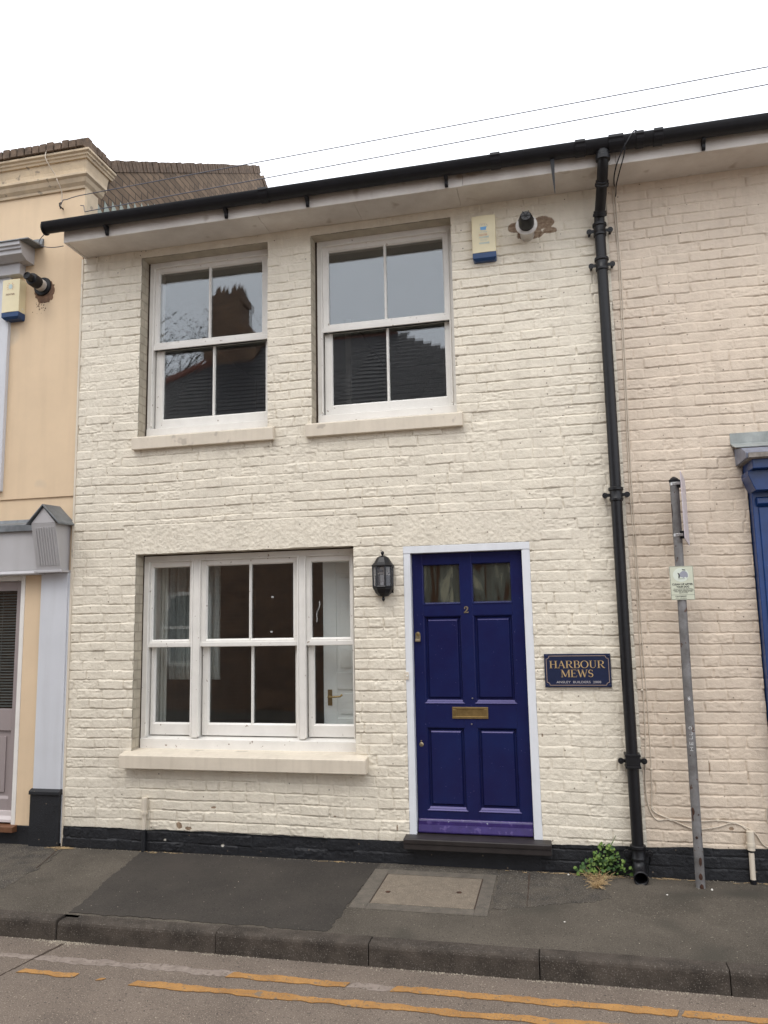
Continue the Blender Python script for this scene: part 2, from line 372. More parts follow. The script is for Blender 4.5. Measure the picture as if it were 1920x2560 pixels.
def thing(name, loc, label, cat, group=None):
    o = bpy.data.objects.new(name, None); COL.objects.link(o); o.location = loc; o.empty_display_size = .1
    LOC[o.name] = Vector(loc)
    return tag(o, label, cat, group)
def text_mb(txt, size, width=None, align='CENTER', bold=0.0):
    """lettering as flat outlines: returns list of 2-D verts and faces, baseline at 0"""
    cu_ = bpy.data.curves.new('lettering', 'FONT'); cu_.body = txt; cu_.size = size; cu_.align_x = align; cu_.offset = bold
    cu_.resolution_u = 3
    o = bpy.data.objects.new('lettering', cu_); COL.objects.link(o)
    dg = bpy.context.evaluated_depsgraph_get(); dg.update()
    me = o.evaluated_get(dg).to_mesh()
    vs = [(v.co.x, v.co.y) for v in me.vertices]; fs = [tuple(p.vertices) for p in me.polygons]
    bpy.data.objects.remove(o); bpy.data.curves.remove(cu_)
    if width and vs:
        w = max(v[0] for v in vs) - min(v[0] for v in vs); k = width / w
        vs = [(a * k, b) for a, b in vs]
    return vs, fs
def put_text(mb, txt, size, x, z, y, width=None, align='CENTER', bold=0.0, depth=0.0):
    vs, fs = text_mb(txt, size, width, align, bold)
    mb.add([(x + a, y, z + b) for a, b in vs], fs)
    return mb

# ------------------------------------------------------------------ noise and brickwork relief
def vnoise(x, z, s, seed):
    r = np.random.RandomState(seed); N = 256; g = r.rand(N, N)
    u, v = x / s + 37.3, z / s + 11.7
    i, j = np.floor(u).astype(int), np.floor(v).astype(int); fu, fv = u - i, v - j
    fu = fu * fu * (3 - 2 * fu); fv = fv * fv * (3 - 2 * fv)
    a = g[i % N, j % N]; b = g[(i + 1) % N, j % N]; c = g[i % N, (j + 1) % N]; d = g[(i + 1) % N, (j + 1) % N]
    return (a * (1 - fu) + b * fu) * (1 - fv) + (c * (1 - fu) + d * fu) * fv - .5
def sstep(a, b, x):
    t = np.clip((x - a) / (b - a), 0, 1); return t * t * (3 - 2 * t)

def snap(arr, vals):
    for v in vals:
        k = int(np.argmin(np.abs(arr - v))); arr[k] = v
    return arr
def brick_relief(X, Z, x0, x1, z0, rng_seed, amp=.008, course=.075, rough=1.0, soldiers=()):
    rs = np.random.RandomState(rng_seed)
    wz = Z + vnoise(X, Z, .9, rng_seed + 1) * .016 + vnoise(X, Z, .16, rng_seed + 2) * .007
    row = np.floor((wz - z0) / course).astype(int); row = np.clip(row, 0, 200)
    fz = (wz - z0) - row * course
    # vertical joints
    nrow = row.max() + 2
    H = np.zeros_like(X); jd = np.full(X.shape, 9.0); bid = np.zeros(X.shape, int); off = np.zeros(X.shape); tilt = np.zeros(X.shape)
    wx = X + vnoise(X, Z, .05, rng_seed + 3) * .010
    for r in range(nrow):
        msk = row == r
        if not msk.any(): continue
        xs = [x0 - .3 + rs.rand() * .1 - (.11 if r % 2 else 0)]
        while xs[-1] < x1 + .3:
            L = .225 if rs.rand() < (.82 if r % 4 else .35) else .1125
            xs.append(xs[-1] + L + rs.randn() * .006)
        xs = np.array(xs); p = wx[msk]; k = np.searchsorted(xs, p) - 1; k = np.clip(k, 0, len(xs) - 2)
        dl = p - xs[k]; dr = xs[k + 1] - p
        jd[msk] = np.minimum(dl, dr)
        o_ = rs.randn(len(xs)) * .0017 * rough; t_ = rs.randn(len(xs)) * .012; q_ = rs.rand(len(xs))
        off[msk] = o_[k] + t_[k] * (dl - dr) * .5 + rs.randn() * .0006
        tilt[msk] = q_[k]
    ed = vnoise(X, Z, .022, rng_seed + 4) * .008 + vnoise(X, Z, .009, rng_seed + 5) * .005
    db, dt = fz, course - fz
    jf = sstep(-.30, .35, vnoise(X, Z, .35, rng_seed + 6) + .45 * vnoise(X, Z, .07, rng_seed + 7))      # how open the bed joint is
    pb = sstep(.0018, .0062, db + ed * .6); pt = sstep(.0022, .0095, dt + ed * .9)
    bed = pb * pt
    jv = sstep(-.25, .45, vnoise(X, Z, .13, rng_seed + 8) + .35 * vnoise(X, Z, .04, rng_seed + 9))
    ver = 1 - (1 - sstep(.0025, .0078, jd + ed * .6)) * (.42 + .58 * jv)
    bedm = 1 - (1 - bed) * (.30 + .70 * jf)
    H = amp * np.minimum(bedm, ver) + off * bedm * ver
    # worn faces: pitted bricks and long drag marks
    worn = sstep(.62, .95, tilt) * rough
    H += worn * (np.abs(vnoise(X, Z, .024, rng_seed + 10)) * -.006 + vnoise(X, Z * 2.2, .03, rng_seed + 11) * .004)
    H += (vnoise(X, Z, .045, rng_seed + 12) * .0024 + vnoise(X, Z, .016, rng_seed + 13) * .0022 + vnoise(X, Z * 1.5, .0085, rng_seed + 19) * .0010) * rough
    H += vnoise(X, Z, .5, rng_seed + 14) * .004
    for (a, b, c, d, w) in soldiers:      # flat rendered soldier course over an opening
        ins = (X > a) & (X < b) & (Z > c) & (Z < d)
        k = np.floor((X - a) / w); f = (X - a) - k * w; e = np.minimum(f, w - f)
        hs_ = amp * .95 + (sstep(.001, .006, e + ed * .6) - 1) * .0022 * sstep(-.2, .4, vnoise(X, Z, .06, rng_seed + 15)) + vnoise(X, Z, .022, rng_seed + 16) * .0042 + vnoise(X, Z, .010, rng_seed + 18) * .0026 + vnoise(X, Z, .15, rng_seed + 20) * .003
        top = sstep(0, .008, (d - Z) + ed)
        H = np.where(ins, hs_ * top + H * (1 - top) * .3, H)
    return H

def relief_wall(name, x0, x1, zlo, ztop, openings, seed, material, parent, zbase=.0, soldiers=(), bare=(), rough=1.0,
                y=0.0, top_fn=None, bot_fn=None, dx=.0050, dz=.0041, label=None, amp=.0078):
    xs = snap(np.linspace(x0, x1, int((x1 - x0) / dx) + 1), [v for o in openings for v in (o[0], o[1])])
    zs = snap(np.linspace(zlo, ztop, int((ztop - zlo) / dz) + 1), [v for o in openings for v in (o[2], o[3])])
    X, Z = np.meshgrid(xs, zs, indexing='ij')
    if top_fn is not None:
        t = (Z - zlo) / (ztop - zlo); Z2 = zlo + (top_fn(X) - zlo) * t
    elif bot_fn is not None:
        t = (ztop - Z) / (ztop - zlo); Z2 = ztop - (ztop - bot_fn(X)) * t
    else: Z2 = Z
    H = brick_relief(X, Z2, x0, x1, zbase, seed, soldiers=soldiers, rough=rough, amp=amp)
    B = np.zeros_like(H)
    for (cx, cz, rx, rz, nz_) in bare:
        d = ((X - cx) / rx) ** 2 + ((Z2 - cz) / rz) ** 2
        d = d + nz_ * (vnoise(X, Z2, .05, seed + 31) * 1.6 + vnoise(X, Z2, .016, seed + 32) * .9)
        B = np.maximum(B, 1 - sstep(.92, 1.02, d))
    H = H - B * .0018
    Y = y - H
    nx, nz_ = X.shape
    P = np.stack([X, Y, Z2], -1).reshape(-1, 3) - np.array(LOC[parent.name])[None]
    idx = np.arange(nx * nz_).reshape(nx, nz_)
    a = idx[:-1, :-1]; b = idx[1:, :-1]; c = idx[1:, 1:]; d = idx[:-1, 1:]
    cxm = (X[:-1, :-1] + X[1:, 1:]) / 2; czm = (Z[:-1, :-1] + Z[1:, 1:]) / 2
    keep = np.ones(a.shape, bool)
    for o in openings: keep &= ~((cxm > o[0]) & (cxm < o[1]) & (czm > o[2]) & (czm < o[3]))
    F = np.stack([a[keep], b[keep], c[keep], d[keep]], -1)
    me = bpy.data.meshes.new(name)
    me.vertices.add(len(P)); me.vertices.foreach_set('co', P.astype(np.float32).ravel())
    me.loops.add(F.size); me.loops.foreach_set('vertex_index', F.astype(np.int32).ravel())
    me.polygons.add(len(F)); me.polygons.foreach_set('loop_start', np.arange(0, F.size, 4, dtype=np.int32))
    me.polygons.foreach_set('loop_total', np.full(len(F), 4, np.int32)) if False else None
    me.update(calc_edges=True)
    at = me.attributes.new('bare', 'FLOAT', 'POINT'); at.data.foreach_set('value', B.reshape(-1).astype(np.float32))
    me.materials.append(material); me.shade_smooth()
    o = bpy.data.objects.new(name, me); COL.objects.link(o); o.parent = parent; LOC[o.name] = LOC[parent.name]
    if label: o['label'] = label
    return o

# ================================================================== SETTING
PZ = .095          # pavement at the walls
RZ = -.027         # road
KY = -1.31         # kerb face
def rough_sheet(name, poly, z, material, label=None, step=.02, seed=0, amp=.004, zf=None, parent=None, kind='structure', edge=.006):
    """flat irregular patch: outline with a broken edge, slight thickness"""
    rs = random.Random(seed); out = []
    n = len(poly)
    for i in range(n):
        a, b = Vector(poly[i]), Vector(poly[(i + 1) % n]); L = (b - a).length; k = max(1, int(L / step)); nrm = Vector((-(b - a).y, (b - a).x)) / max(L, 1e-6)
        w = 0
        for j in range(k):
            w = w * .6 + rs.uniform(-edge, edge); q = a + (b - a) * (j / k) + nrm * w; out.append((q.x, q.y))
    mb = MB()
    top = [(x, y, (zf(x, y) if zf else z)) for x, y in out]; bot = [(x, y, (zf(x, y) if zf else z) - amp) for x, y in out]
    m_ = len(out)
    mb.add(top + bot, [tuple(range(m_))] + [(i, (i + 1) % m_, m_ + (i + 1) % m_, m_ + i) for i in range(m_)])
    return mb.build(name, material, parent, kind=kind if parent is None else None, label=label)
def pz(x, y): return PZ + (y) * .0078      # pavement falls a little to the kerb

g = MB(); g.add([(-60, -60, RZ - .06), (60, -60, RZ - .06), (60, 60, RZ - .06), (-60, 60, RZ - .06)], [(0, 1, 2, 3)])
g.build('ground', ROAD, kind='structure')
g = MB(); g.add([(-30, -6.6, RZ), (30, -6.6, RZ), (30, KY + .002, RZ), (-30, KY + .002, RZ)], [(0, 1, 2, 3)])
g.build('road', ROAD, kind='structure')
# pavement with faint undulation
xs = np.linspace(-12, 12, 481); ys = np.linspace(-1.215, .02, 34); X, Y = np.meshgrid(xs, ys, indexing='ij')
Zp = PZ + Y * .0078 + vnoise(X, Y, .5, 91) * .0026 + vnoise(X, Y, .12, 92) * .0010
vs = np.stack([X, Y, Zp], -1).reshape(-1, 3).tolist(); ny = len(ys)
g = MB(); g.add(vs, [(i * ny + j, (i + 1) * ny + j, (i + 1) * ny + j + 1, i * ny + j + 1) for i in range(len(xs) - 1) for j in range(ny - 1)]); g.smooth = True
g.build('pavement', PAVE, kind='structure')
g = MB(); g.box(-30, 30, -12, -6.6, RZ - .05, PZ)
g.build('pavement', PAVE, kind='structure')
# kerb stones
g = MB()
joints = [-12, -11.1, -10.2, -9.3, -8.4, -7.5, -6.6, -5.7, -4.8, -3.8, -2.86, -1.94, -1.84, -.917, -.032, .869, 1.78, 2.69, 3.6, 4.5, 5.4, 6.3, 7.2, 8.1, 9, 10, 11, 12]
rs = random.Random(5)
for a, b in zip(joints[:-1], joints[1:]):
    dy = rs.uniform(-.003, .003); dzz = rs.uniform(-.002, .002)
    if abs(a + 1.94) < .01: dy += .012; dzz -= .014
    zt = pz(0, KY) + .002 + dzz
    prof = [(KY + dy - .004, RZ - .03), (KY + dy, zt - .022), (KY + dy + .004, zt - .010), (KY + dy + .013, zt - .002), (KY + dy + .022, zt), (KY + .098, zt), (KY + .098, RZ - .03)]
    g.prism(prof, a + .0022, b - .0022, 'x')
g.build('kerb', KERB, kind='structure', bevel=.003)
# patches in the pavement
L = 4e-3
def pzp(o): return lambda x, y: PZ + y * .0078 + .0022 + o
rough_sheet('pavement_patch', [(-2.13, .0), (-1.93, -1.19), (-.30, -1.19), (-.262, -.10), (-.25, .0)], 0, PAVED, zf=pzp(.001), seed=1, amp=.01, edge=.010)
rough_sheet('pavement_patch', [(-2.80, .0), (-2.66, -.50), (-2.64, -1.19), (-3.9, -1.19), (-3.9, .0)], 0, PAVEG, zf=pzp(.0005), seed=2, amp=.01, edge=.012)
rough_sheet('pavement_patch', [(.575, -.02), (.575, -.735), (.78, -.66), (1.19, -.51), (1.29, -.40), (1.16, -.10), (1.12, -.02)], 0, PAVEG, zf=pzp(.001), seed=3, amp=.01, edge=.010)
rough_sheet('pavement_patch', [(-.25, -.01), (-.262, -.135), (.562, -.135), (.562, -.01)], 0, PAVEG, zf=pzp(.0018), seed=4, amp=.01, edge=.007)
for k, (a, b) in enumerate([((.775, -.07), (.782, -.64)), ((-2.68, -.5), (-2.83, -.01))]):      # cracks
    rough_sheet('pavement_crack', [(a[0] - .004, a[1]), (a[0] + .004, a[1]), (b[0] + .004, b[1]), (b[0] - .004, b[1])], 0, GAP, zf=pzp(.003), seed=20 + k, amp=.003, edge=.003)
# road markings
def marking(name, xs0, xs1, y0, y1, material, z, seed, edge=.008):
    rough_sheet(name, [(xs0, y0), (xs1, y0 + .003), (xs1 + .01, y1), (xs0 + .02, y1)], z, material, seed=seed, amp=.003, edge=edge, step=.03)
marking('faded_line', -4.5, -.72, -1.565, -1.500, WLINE, RZ + .002, 11, .011)
marking('faded_line', -.09, .16, -1.56, -1.51, WLINE, RZ + .002, 12, .011)
marking('yellow_line', -.74, -.09, -1.568, -1.508, YLINE, RZ + .005, 13)
marking('yellow_line', .14, 1.50, -1.563, -1.506, YLINE, RZ + .005, 14)
marking('yellow_line', 1.515, 6.0, -1.560, -1.503, YLINE, RZ + .005, 15)
marking('yellow_line', -1.20, 6.0, -1.742, -1.688, YLINE, RZ + .005, 16)
marking('yellow_line', -1.88, -1.54, -1.722, -1.672, YLINE, RZ + .005, 17)
marking('yellow_line', -1.40, -1.365, -1.72, -1.70, YLINE, RZ + .005, 18)
marking('yellow_line', -5.5, -3.2, -1.735, -1.68, YLINE, RZ + .005, 19)
rough_sheet('road_joint', [(-1.855, KY), (-1.845, KY), (-1.99, -2.0), (-2.10, -2.45), (-2.112, -2.45), (-2.0, -2.0)], RZ + .0025, GAP, seed=41, amp=.002, edge=.004)
# grit in the gutter and at the wall foot
g = MB(); rs = random.Random(8)
def pebble(x, y, z, s):
    a = [(x + s * rs.uniform(.5, 1) * dx_, y + s * rs.uniform(.5, 1) * dy_, z + s * rs.uniform(.4, .9) * dz_) for dx_, dy_, dz_ in ((1, 0, 0), (-1, 0, 0), (0, 1, 0), (0, -1, 0), (0, 0, 1), (0, 0, -.3))]
    g.add(a, [(0, 2, 4), (2, 1, 4), (1, 3, 4), (3, 0, 4), (2, 0, 5), (1, 2, 5), (3, 1, 5), (0, 3, 5)])
for _ in range(650):
    x = rs.uniform(-3.2, 3.0); y = KY - abs(rs.gauss(0, .014)) - .004
    if rs.random() < .55: x = rs.choice([-1.9, -.9, .3, 1.0, 1.55]) + rs.gauss(0, .14)
    pebble(x, y, RZ + .001, rs.uniform(.002, .0065))
for _ in range(260):
    pebble(-1.86 + rs.gauss(0, .09), KY - abs(rs.gauss(0, .03)), RZ + .001, rs.uniform(.002, .007))
for _ in range(420): pebble(rs.uniform(-3.0, 2.5), -abs(rs.gauss(0, .02)) - .018, PZ + .003, rs.uniform(.0015, .005))
for _ in range(160): pebble(rs.uniform(-2.6, 2.4), rs.uniform(-1.2, -.05), PZ + .001, rs.uniform(.0015, .0045))
for _ in range(260): pebble(rs.uniform(-2.4, 2.4), rs.uniform(-2.8, -1.35), RZ + .0005, rs.uniform(.0015, .004))
g.build('gravel', GRIT, kind='stuff', label='pale grit and crumbs lying in the gutter and at the wall foot', cat='grit')
g = MB(); pebble(1.03, -.065, PZ + .006, .012); pebble(1.0, -.86, PZ + .002, .008); pebble(1.62, -.33, PZ + .002, .010); pebble(1.9, -.2, PZ + .003, .012)
g.build('litter', mat('white_scrap', (.75, .72, .66), .6), kind='stuff', label='small white scraps lying on the pavement', cat='litter')

# ================================================================== CREAM HOUSE (centre)
house = thing('cream_house', (0, 0, PZ), 'cream painted brick house with a navy door and three white sash windows', 'house')
UL = (-2.258, -1.122, 3.300, 4.889); UR = (-.754, .384, 3.300, 4.889); LW = (-2.246, -.434, .800, 2.363)
DR = (-.052, .872, .10, 2.342)
OPEN = [UL, UR, LW, DR]
relief_wall('wall', -2.815, 1.548, .240, 5.00, OPEN, 7, CREAM, house, zbase=.245,
            soldiers=[(-2.36, -.40, 2.363, 2.600, .078), (-.13, .95, 2.342, 2.580, .078), (-2.30, -1.06, 4.889, 4.965, 9), (-.80, .44, 4.889, 4.965, 9)],
            bare=[(.880, 4.738, .062, .045, .22), (1.085, 4.748, .080, .050, .22), (.975, 4.665, .095, .048, .35), (1.13, 4.680, .050, .024, .3), (.98, 4.72, .10, .05, .2),
                  (-1.83, .292, .030, .028, .6), (-1.755, .272, .030, .012, .5), (-.14, .34, .007, .022, .5), (-1.55, .43, .02, .008, 1), (-.60, .40, .012, .008, 1), (.900, .99, .008, .014, .4)])
def ptop(x): return .255 + np.maximum(0, x + .1) * .021 + vnoise(x, x * 0, .12, 55) * .010 + vnoise(x, x * 0, .03, 56) * .004
relief_wall('plinth', -2.815, 1.548, .0, .27, [(DR[0], DR[1], .245, .30)] if 0 else [], 8, PLINTH, house, zbase=.02, y=-.011, top_fn=ptop, rough=1.0, amp=.0045,
            bare=[(-1.94, .185, .011, .009, .5), (-1.47, .165, .012, .012, .5), (.24, .135, .007, .007, .4)])
# reveals, lintel soffits, and the backing so no light leaks
g = MB()
def reveal(o, d=.12):
    x0, x1, z0, z1 = o; t = .03
    g.box(x0 - t, x0, .0, d, z0, z1 + t); g.box(x1, x1 + t, .0, d, z0, z1 + t); g.box(x0, x1, .0, d, z1, z1 + t)
for o in (UL, UR, LW): reveal(o)
reveal(DR, .05)
g.build('reveal', REVEAL, house)
g = MB()   # sealed carcass behind the facade
RV = .029
seg_x = [(-2.815, UL[0] - RV), (UL[1] + RV, UR[0] - RV), (UR[1] + RV, 1.548)]
for a, b in seg_x: g.box(a, b, .02, .30, 3.25, 5.0)
for a, b in [(UL[0], UL[1]), (UR[0], UR[1])]: g.box(a, b, .13, .30, 4.905, 5.0)
g.box(-2.815, 1.548, .021, .301, 2.60, 3.25)
g.box(-2.815, LW[0] - RV, .02, .30, 0, 2.6); g.box(LW[1] + RV, DR[0] - RV, .02, .30, 0, 2.6); g.box(DR[1] + RV, 1.548, .02, .30, 0, 2.6)
g.box(LW[0], LW[1], .02, .30, 0, .80); g.box(LW[0], LW[1], .13, .30, 2.375, 2.6); g.box(DR[0], DR[1], .13, .30, 2.36, 2.6)
g.box(DR[0], DR[1], .02, .30, 0, .28)
g.box(-2.815, -2.70, .30, 8, 0, 5.0); g.box(1.44, 1.548, .30, 8, 0, 5.0); g.box(-2.815, 1.548, 8, 8.2, 0, 5.0)
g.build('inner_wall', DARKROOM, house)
# rooms
g = MB()
g.box(-2.70, 1.44, .30, 5.0, 2.60, 2.75); g.box(-2.70, 1.44, 3.6, 3.7, 0, 5.0); g.box(-2.70, 1.44, .30, 8, 4.95, 5.0)
g.box(-1.0, -.94, 1.9, 3.6, 2.75, 4.95)
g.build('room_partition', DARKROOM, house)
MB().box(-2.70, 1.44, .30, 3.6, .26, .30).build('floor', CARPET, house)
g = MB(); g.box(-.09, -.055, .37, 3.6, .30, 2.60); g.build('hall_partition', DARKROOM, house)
# interior panelled door seen through the right light of the window
g = MB(); dx0, dx1, dy = -.782, -.10, .33; g.box(dx0, dx1, dy + .012, dy + .035, .30, 2.29)
for a, b, c, d in [(dx0, dx0 + .11, .30, 2.29), (dx1 - .11, dx1, .30, 2.29), (-.49, -.39, .30, 2.29)]: g.box(a, b, dy, dy + .012, c, d)
for c, d in [(2.18, 2.29), (1.27, 1.40), (.30, .50), (.95, 1.05)]: g.box(dx0 + .11, -.49, dy + .0005, dy + .012, c, d); g.box(-.39, dx1 - .11, dy + .0005, dy + .012, c, d)
for a, b in [(dx0 + .135, -.515), (-.365, dx1 - .135)]:
    for c, d in [(1.435, 2.145), (1.08, 1.24), (.53, .92)]: g.box(a, b, dy + .004, dy + .012, c, d)
idoor = g.build('interior_door', DOORW, house, bevel=.004)
g = MB(); g.box(-.747, -.712, dy - .006, dy, 1.145, 1.268); g.tube([(-.73, dy, 1.215), (-.73, dy - .05, 1.215), (-.715, dy - .056, 1.215), (-.665, dy - .056, 1.218), (-.635, dy - .05, 1.22), (-.62, dy - .04, 1.232)], .008, 10)
g.build('handle', BRASS, idoor)

def sash_window(name, o, frame, upper, lower, label, group=None, sill=None, bars=True):
    """box sash window: frame=(x0,x1,z0,z1); upper/lower lists of (gx0,gx1,gz0,gz1,bar_x)"""
    x0, x1, z0, z1 = o; fx0, fx1, fz0, fz1 = frame
    w = MB()     # box frame, planted beads, head and timber cill
    yf = .105
    return w
def bead(m_, x0, x1, z0, z1, y, t=.008, d=.010):
    """thin glazing bead round a pane"""
    m_.box(x0 - t, x0, y - d, y + .01, z0 - t, z1 + t); m_.box(x1, x1 + t, y - d, y + .01, z0 - t, z1 + t)
    m_.box(x0, x1, y - d, y + .01, z1, z1 + t); m_.box(x0, x1, y - d, y + .01, z0 - t, z0)
def sash(win, ox0, ox1, oz0, oz1, gx0, gx1, gz0, gz1, y, bar=None, name='sash', paint=None):
    """one sash leaf: stiles and rails from outer rect to glass rect at depth y (front), 38 mm thick"""
    m_ = MB(); t = .038
    m_.box(ox0, gx0, y, y + t, oz0, oz1); m_.box(gx1, ox1, y, y + t, oz0, oz1)
    m_.box(gx0, gx1, y + .001, y + t, gz1, oz1); m_.box(gx0, gx1, y + .001, y + t, oz0, gz0)
    # putty chamfers
    for (a, b) in ((gx0, gx1),):
        m_.prism([(y + .004, gz0 - .001), (y + .016, gz0 + .011), (y + .03, gz0 + .011), (y + .03, gz0 - .001)], a, b, 'x')
        m_.prism([(y + .004, gz1 + .001), (y + .016, gz1 - .007), (y + .03, gz1 - .007), (y + .03, gz1 + .001)], a, b, 'x')
    for xx, s_ in ((gx0, 1), (gx1, -1)):
        m_.prism([(xx - .001 * s_, y + .004), (xx + .007 * s_, y + .016), (xx + .007 * s_, y + .03), (xx - .001 * s_, y + .03)], gz0, gz1, 'z')
    if bar is not None:
        m_.prism([(bar - .011, y + .030), (bar - .011, y + .017), (bar - .005, y + .003), (bar + .005, y + .003), (bar + .011, y + .017), (bar + .011, y + .030)], gz0, gz1, 'z')
    s_o = m_.build(name, paint or WOODW, win, bevel=.0022)
    spans = [(gx0, gx1)] if bar is None else [(gx0, bar), (bar, gx1)]
    for a, b in spans:
        p_ = MB(); k = random.Random(int(a * 1000) + int(gz0 * 77)).uniform(-.0018, .0018)
        p_.add([(a, y + .02, gz0), (b, y + .02 + k, gz0), (b, y + .02, gz1), (a, y + .02 + k * .4, gz1)], [(0, 1, 2, 3)])
        k2 = .0016
        p_.add([(a, y + .034, gz0), (b, y + .034, gz0), (b, y + .034 - k2, gz1), (a, y + .034 - k2, gz1)], [(0, 1, 2, 3)])
        p_.build('pane', GLASS, win)
    return s_o
def frame_parts(win, o, fx0, fx1, fz0, fz1, head, jl, jr, cz, mull=()):
    m_ = MB(); y = .108
    m_.box(fx0, fx1, y, y + .15, fz1 - head, fz1); m_.box(fx0, fx0 + jl, y, y + .15, fz0, fz1 - head); m_.box(fx1 - jr, fx1, y, y + .15, fz0, fz1 - head)
    m_.prism([(y - .012, fz0), (y - .012, cz - .012), (y + .15, cz + .012), (y + .15, fz0)], fx0 + .003, fx1 - .003, 'x')
    for a, b in mull: m_.box(a, b, y, y + .15, cz, fz1 - head)
    # outer staff bead
    edges = [fx0 + jl] + [v for ab in mull for v in ab] + [fx1 - jr]
    for i in range(0, len(edges), 2):
        a, b = edges[i], edges[i + 1]
        m_.box(a, a + .012, y - .007, y + .02, cz + .012, fz1 - head); m_.box(b - .012, b, y - .007, y + .02, cz + .012, fz1 - head)
        m_.box(a + .012, b - .012, y - .0065, y + .02, fz1 - head - .012, fz1 - head)
    m_.build('window_frame', WOODW, win, bevel=.0025)
    MB().box(o[0], fx0, .112, .14, fz0, o[3]).box(fx0, fx1, .113, .14, fz1, o[3]).build('mastic_gap', GAP, win)
    # inner linings so the jamb thickness reads
    MB().box(fx0, fx0 + .03, .258, .32, fz0, fz1).box(fx1 - .03, fx1, .258, .32, fz0, fz1).box(fx0 + .03, fx1 - .03, .258, .32, fz1 - .03, fz1).build('lining', WOODWD, win)
def stone_sill(win, x0, x1, z0, z1, yf, zback, o):
    m_ = MB()
    m_.prism([(yf, z0), (yf - .002, z1 - .004), (yf + .006, z1), (0.0, z1 + .016), (0, z0)], x0, x1, 'x')
    m_.prism([(0.0, z0), (0.0, z1 + .016), (.11, zback), (.11, z0)], o[0] + .001, o[1] - .001, 'x')
    m_.build('sill', SILLP, win, bevel=.004)

def upper_window(o, dxs, label):
    """upper sash window; numbers measured for the left one, dxs = list for frame/glass"""
    win = MB(); w_ = None
    fx0, fx1, ug0, ug1, ub, lg0, lg1, lb, sx0, sx1 = dxs
    e = bpy.data.objects.new('sash_window', None); COL.objects.link(e); e.parent = house; LOC[e.name] = LOC[house.name]
    if label: e['label'] = label
    frame_parts(e, o, fx0, fx1, 3.355, 4.897, .046, .030, .030, 3.432)
    a, b = fx0 + .030, fx1 - .030
    sash(e, a + .012, b - .012, 4.112, 4.850, ug0, ug1, 4.172, 4.806, .126, ub, 'upper_sash')
    MB().box(a + .004, b - .004, .119, .165, 4.112, 4.152).build('meeting_rail', WOODW, e, bevel=.003)
    sash(e, a + .012, b - .012, 3.440, 4.150, lg0, lg1, 3.508, 4.128, .168, lb, 'lower_sash')
    stone_sill(e, sx0, sx1, 3.219, 3.320, -.05, 3.357, o)
    return e
def empty_part(name, label=None):
    e = bpy.data.objects.new(name, None); COL.objects.link(e); e.parent = house; LOC[e.name] = LOC[house.name]
    if label: e['label'] = label
    return e
upper_window(UL, (-2.243, -1.126, -2.168, -1.222, -1.698, -2.142, -1.206, -1.674, -2.288, -1.06), 'upper sash window nearer the peach house')
upper_window(UR, (-.738, .378, -.655, .302, -.176, -.641, .292, -.176, -.795, .428), 'upper sash window nearer the alarm box')
tw = empty_part('triple_sash_window', 'wide ground floor sash window of three lights')
frame_parts(tw, LW, -2.236, -.438, .815, 2.353, .036, .035, .03, .920, mull=[(-1.80, -1.750), (-.910, -.865)])
for (a, b, u0, u1, l0, l1, br) in [(-2.201, -1.80, -2.172, -1.838, -2.162, -1.838, None), (-1.750, -.910, -1.696, -.958, -1.690, -.956, -1.322), (-.865, -.468, -.820, -.500, -.814, -.492, None)]:
    sash(tw, a + .012, b - .012, 1.618, 2.305, u0, u1, 1.668, 2.266, .126, br, 'upper_sash')
    MB().box(a + .004, b - .004, .119, .165, 1.620, 1.654).build('meeting_rail', WOODW, tw, bevel=.003)
    sash(tw, a + .012, b - .012, .930, 1.652, l0, l1, 1.014, 1.632, .168, (br + .003) if br else None, 'lower_sash')
stone_sill(tw, -2.303, -.343, .714, .815, -.09, .838, LW)

STK = mat('dull_white_film', (.42, .43, .42), .6)
sk = MB(); sk.box(-1.147, -1.128, .1425, .1435, 1.992, 2.004); sk.build('sticker', STK, tw)
sk = MB(); sk.box(-1.156, -1.138, .1425, .1435, 1.722, 1.734); sk.build('sticker', STK, tw)
sk = MB(); rs = random.Random(6)
for k in range(9):
    a = (-.752 + .006 * math.sin(k) - .0035 * k, .1425, 1.935 - k * .018); w_ = rs.uniform(.002, .007)
    sk.add([a, (a[0] + w_, .1425, a[2] + .012), (a[0] + w_ * .4, .1425, a[2] + .026), (a[0] - .003, .1425, a[2] + .014)], [(0, 1, 2, 3)])
sk.build('paint_splash', STK, tw)
# front door
fd = MB()
fd.box(-.052, -.0005, -.006, .10, .292, 2.287).box(.814, .872, -.006, .10, .286, 2.287).box(-.052, .872, -.009, .10, 2.287, 2.340)
fd.build('door_frame', PVC, house, bevel=.003)
y0 = .050
d = MB(); d.box(.002, .812, y0 + .024, y0 + .044, .305, 1.90).box(.002, .812, y0 + .001, y0 + .044, 2.205, 2.284)
X0, X1 = .002, .812; P = [(.078, .358), (.443, .730)]
d.box(X0, P[0][0], y0, y0 + .024, .305, 2.284); d.box(P[1][1], X1, y0, y0 + .024, .305, 2.284); d.box(P[0][1], P[1][0], y0, y0 + .024, .305, 2.284)
d.box(X0, P[0][0], y0 + .024, y0 + .044, 1.90, 2.21); d.box(P[1][1], X1, y0 + .024, y0 + .044, 1.90, 2.21); d.box(P[0][1], P[1][0], y0 + .024, y0 + .044, 1.90, 2.21)
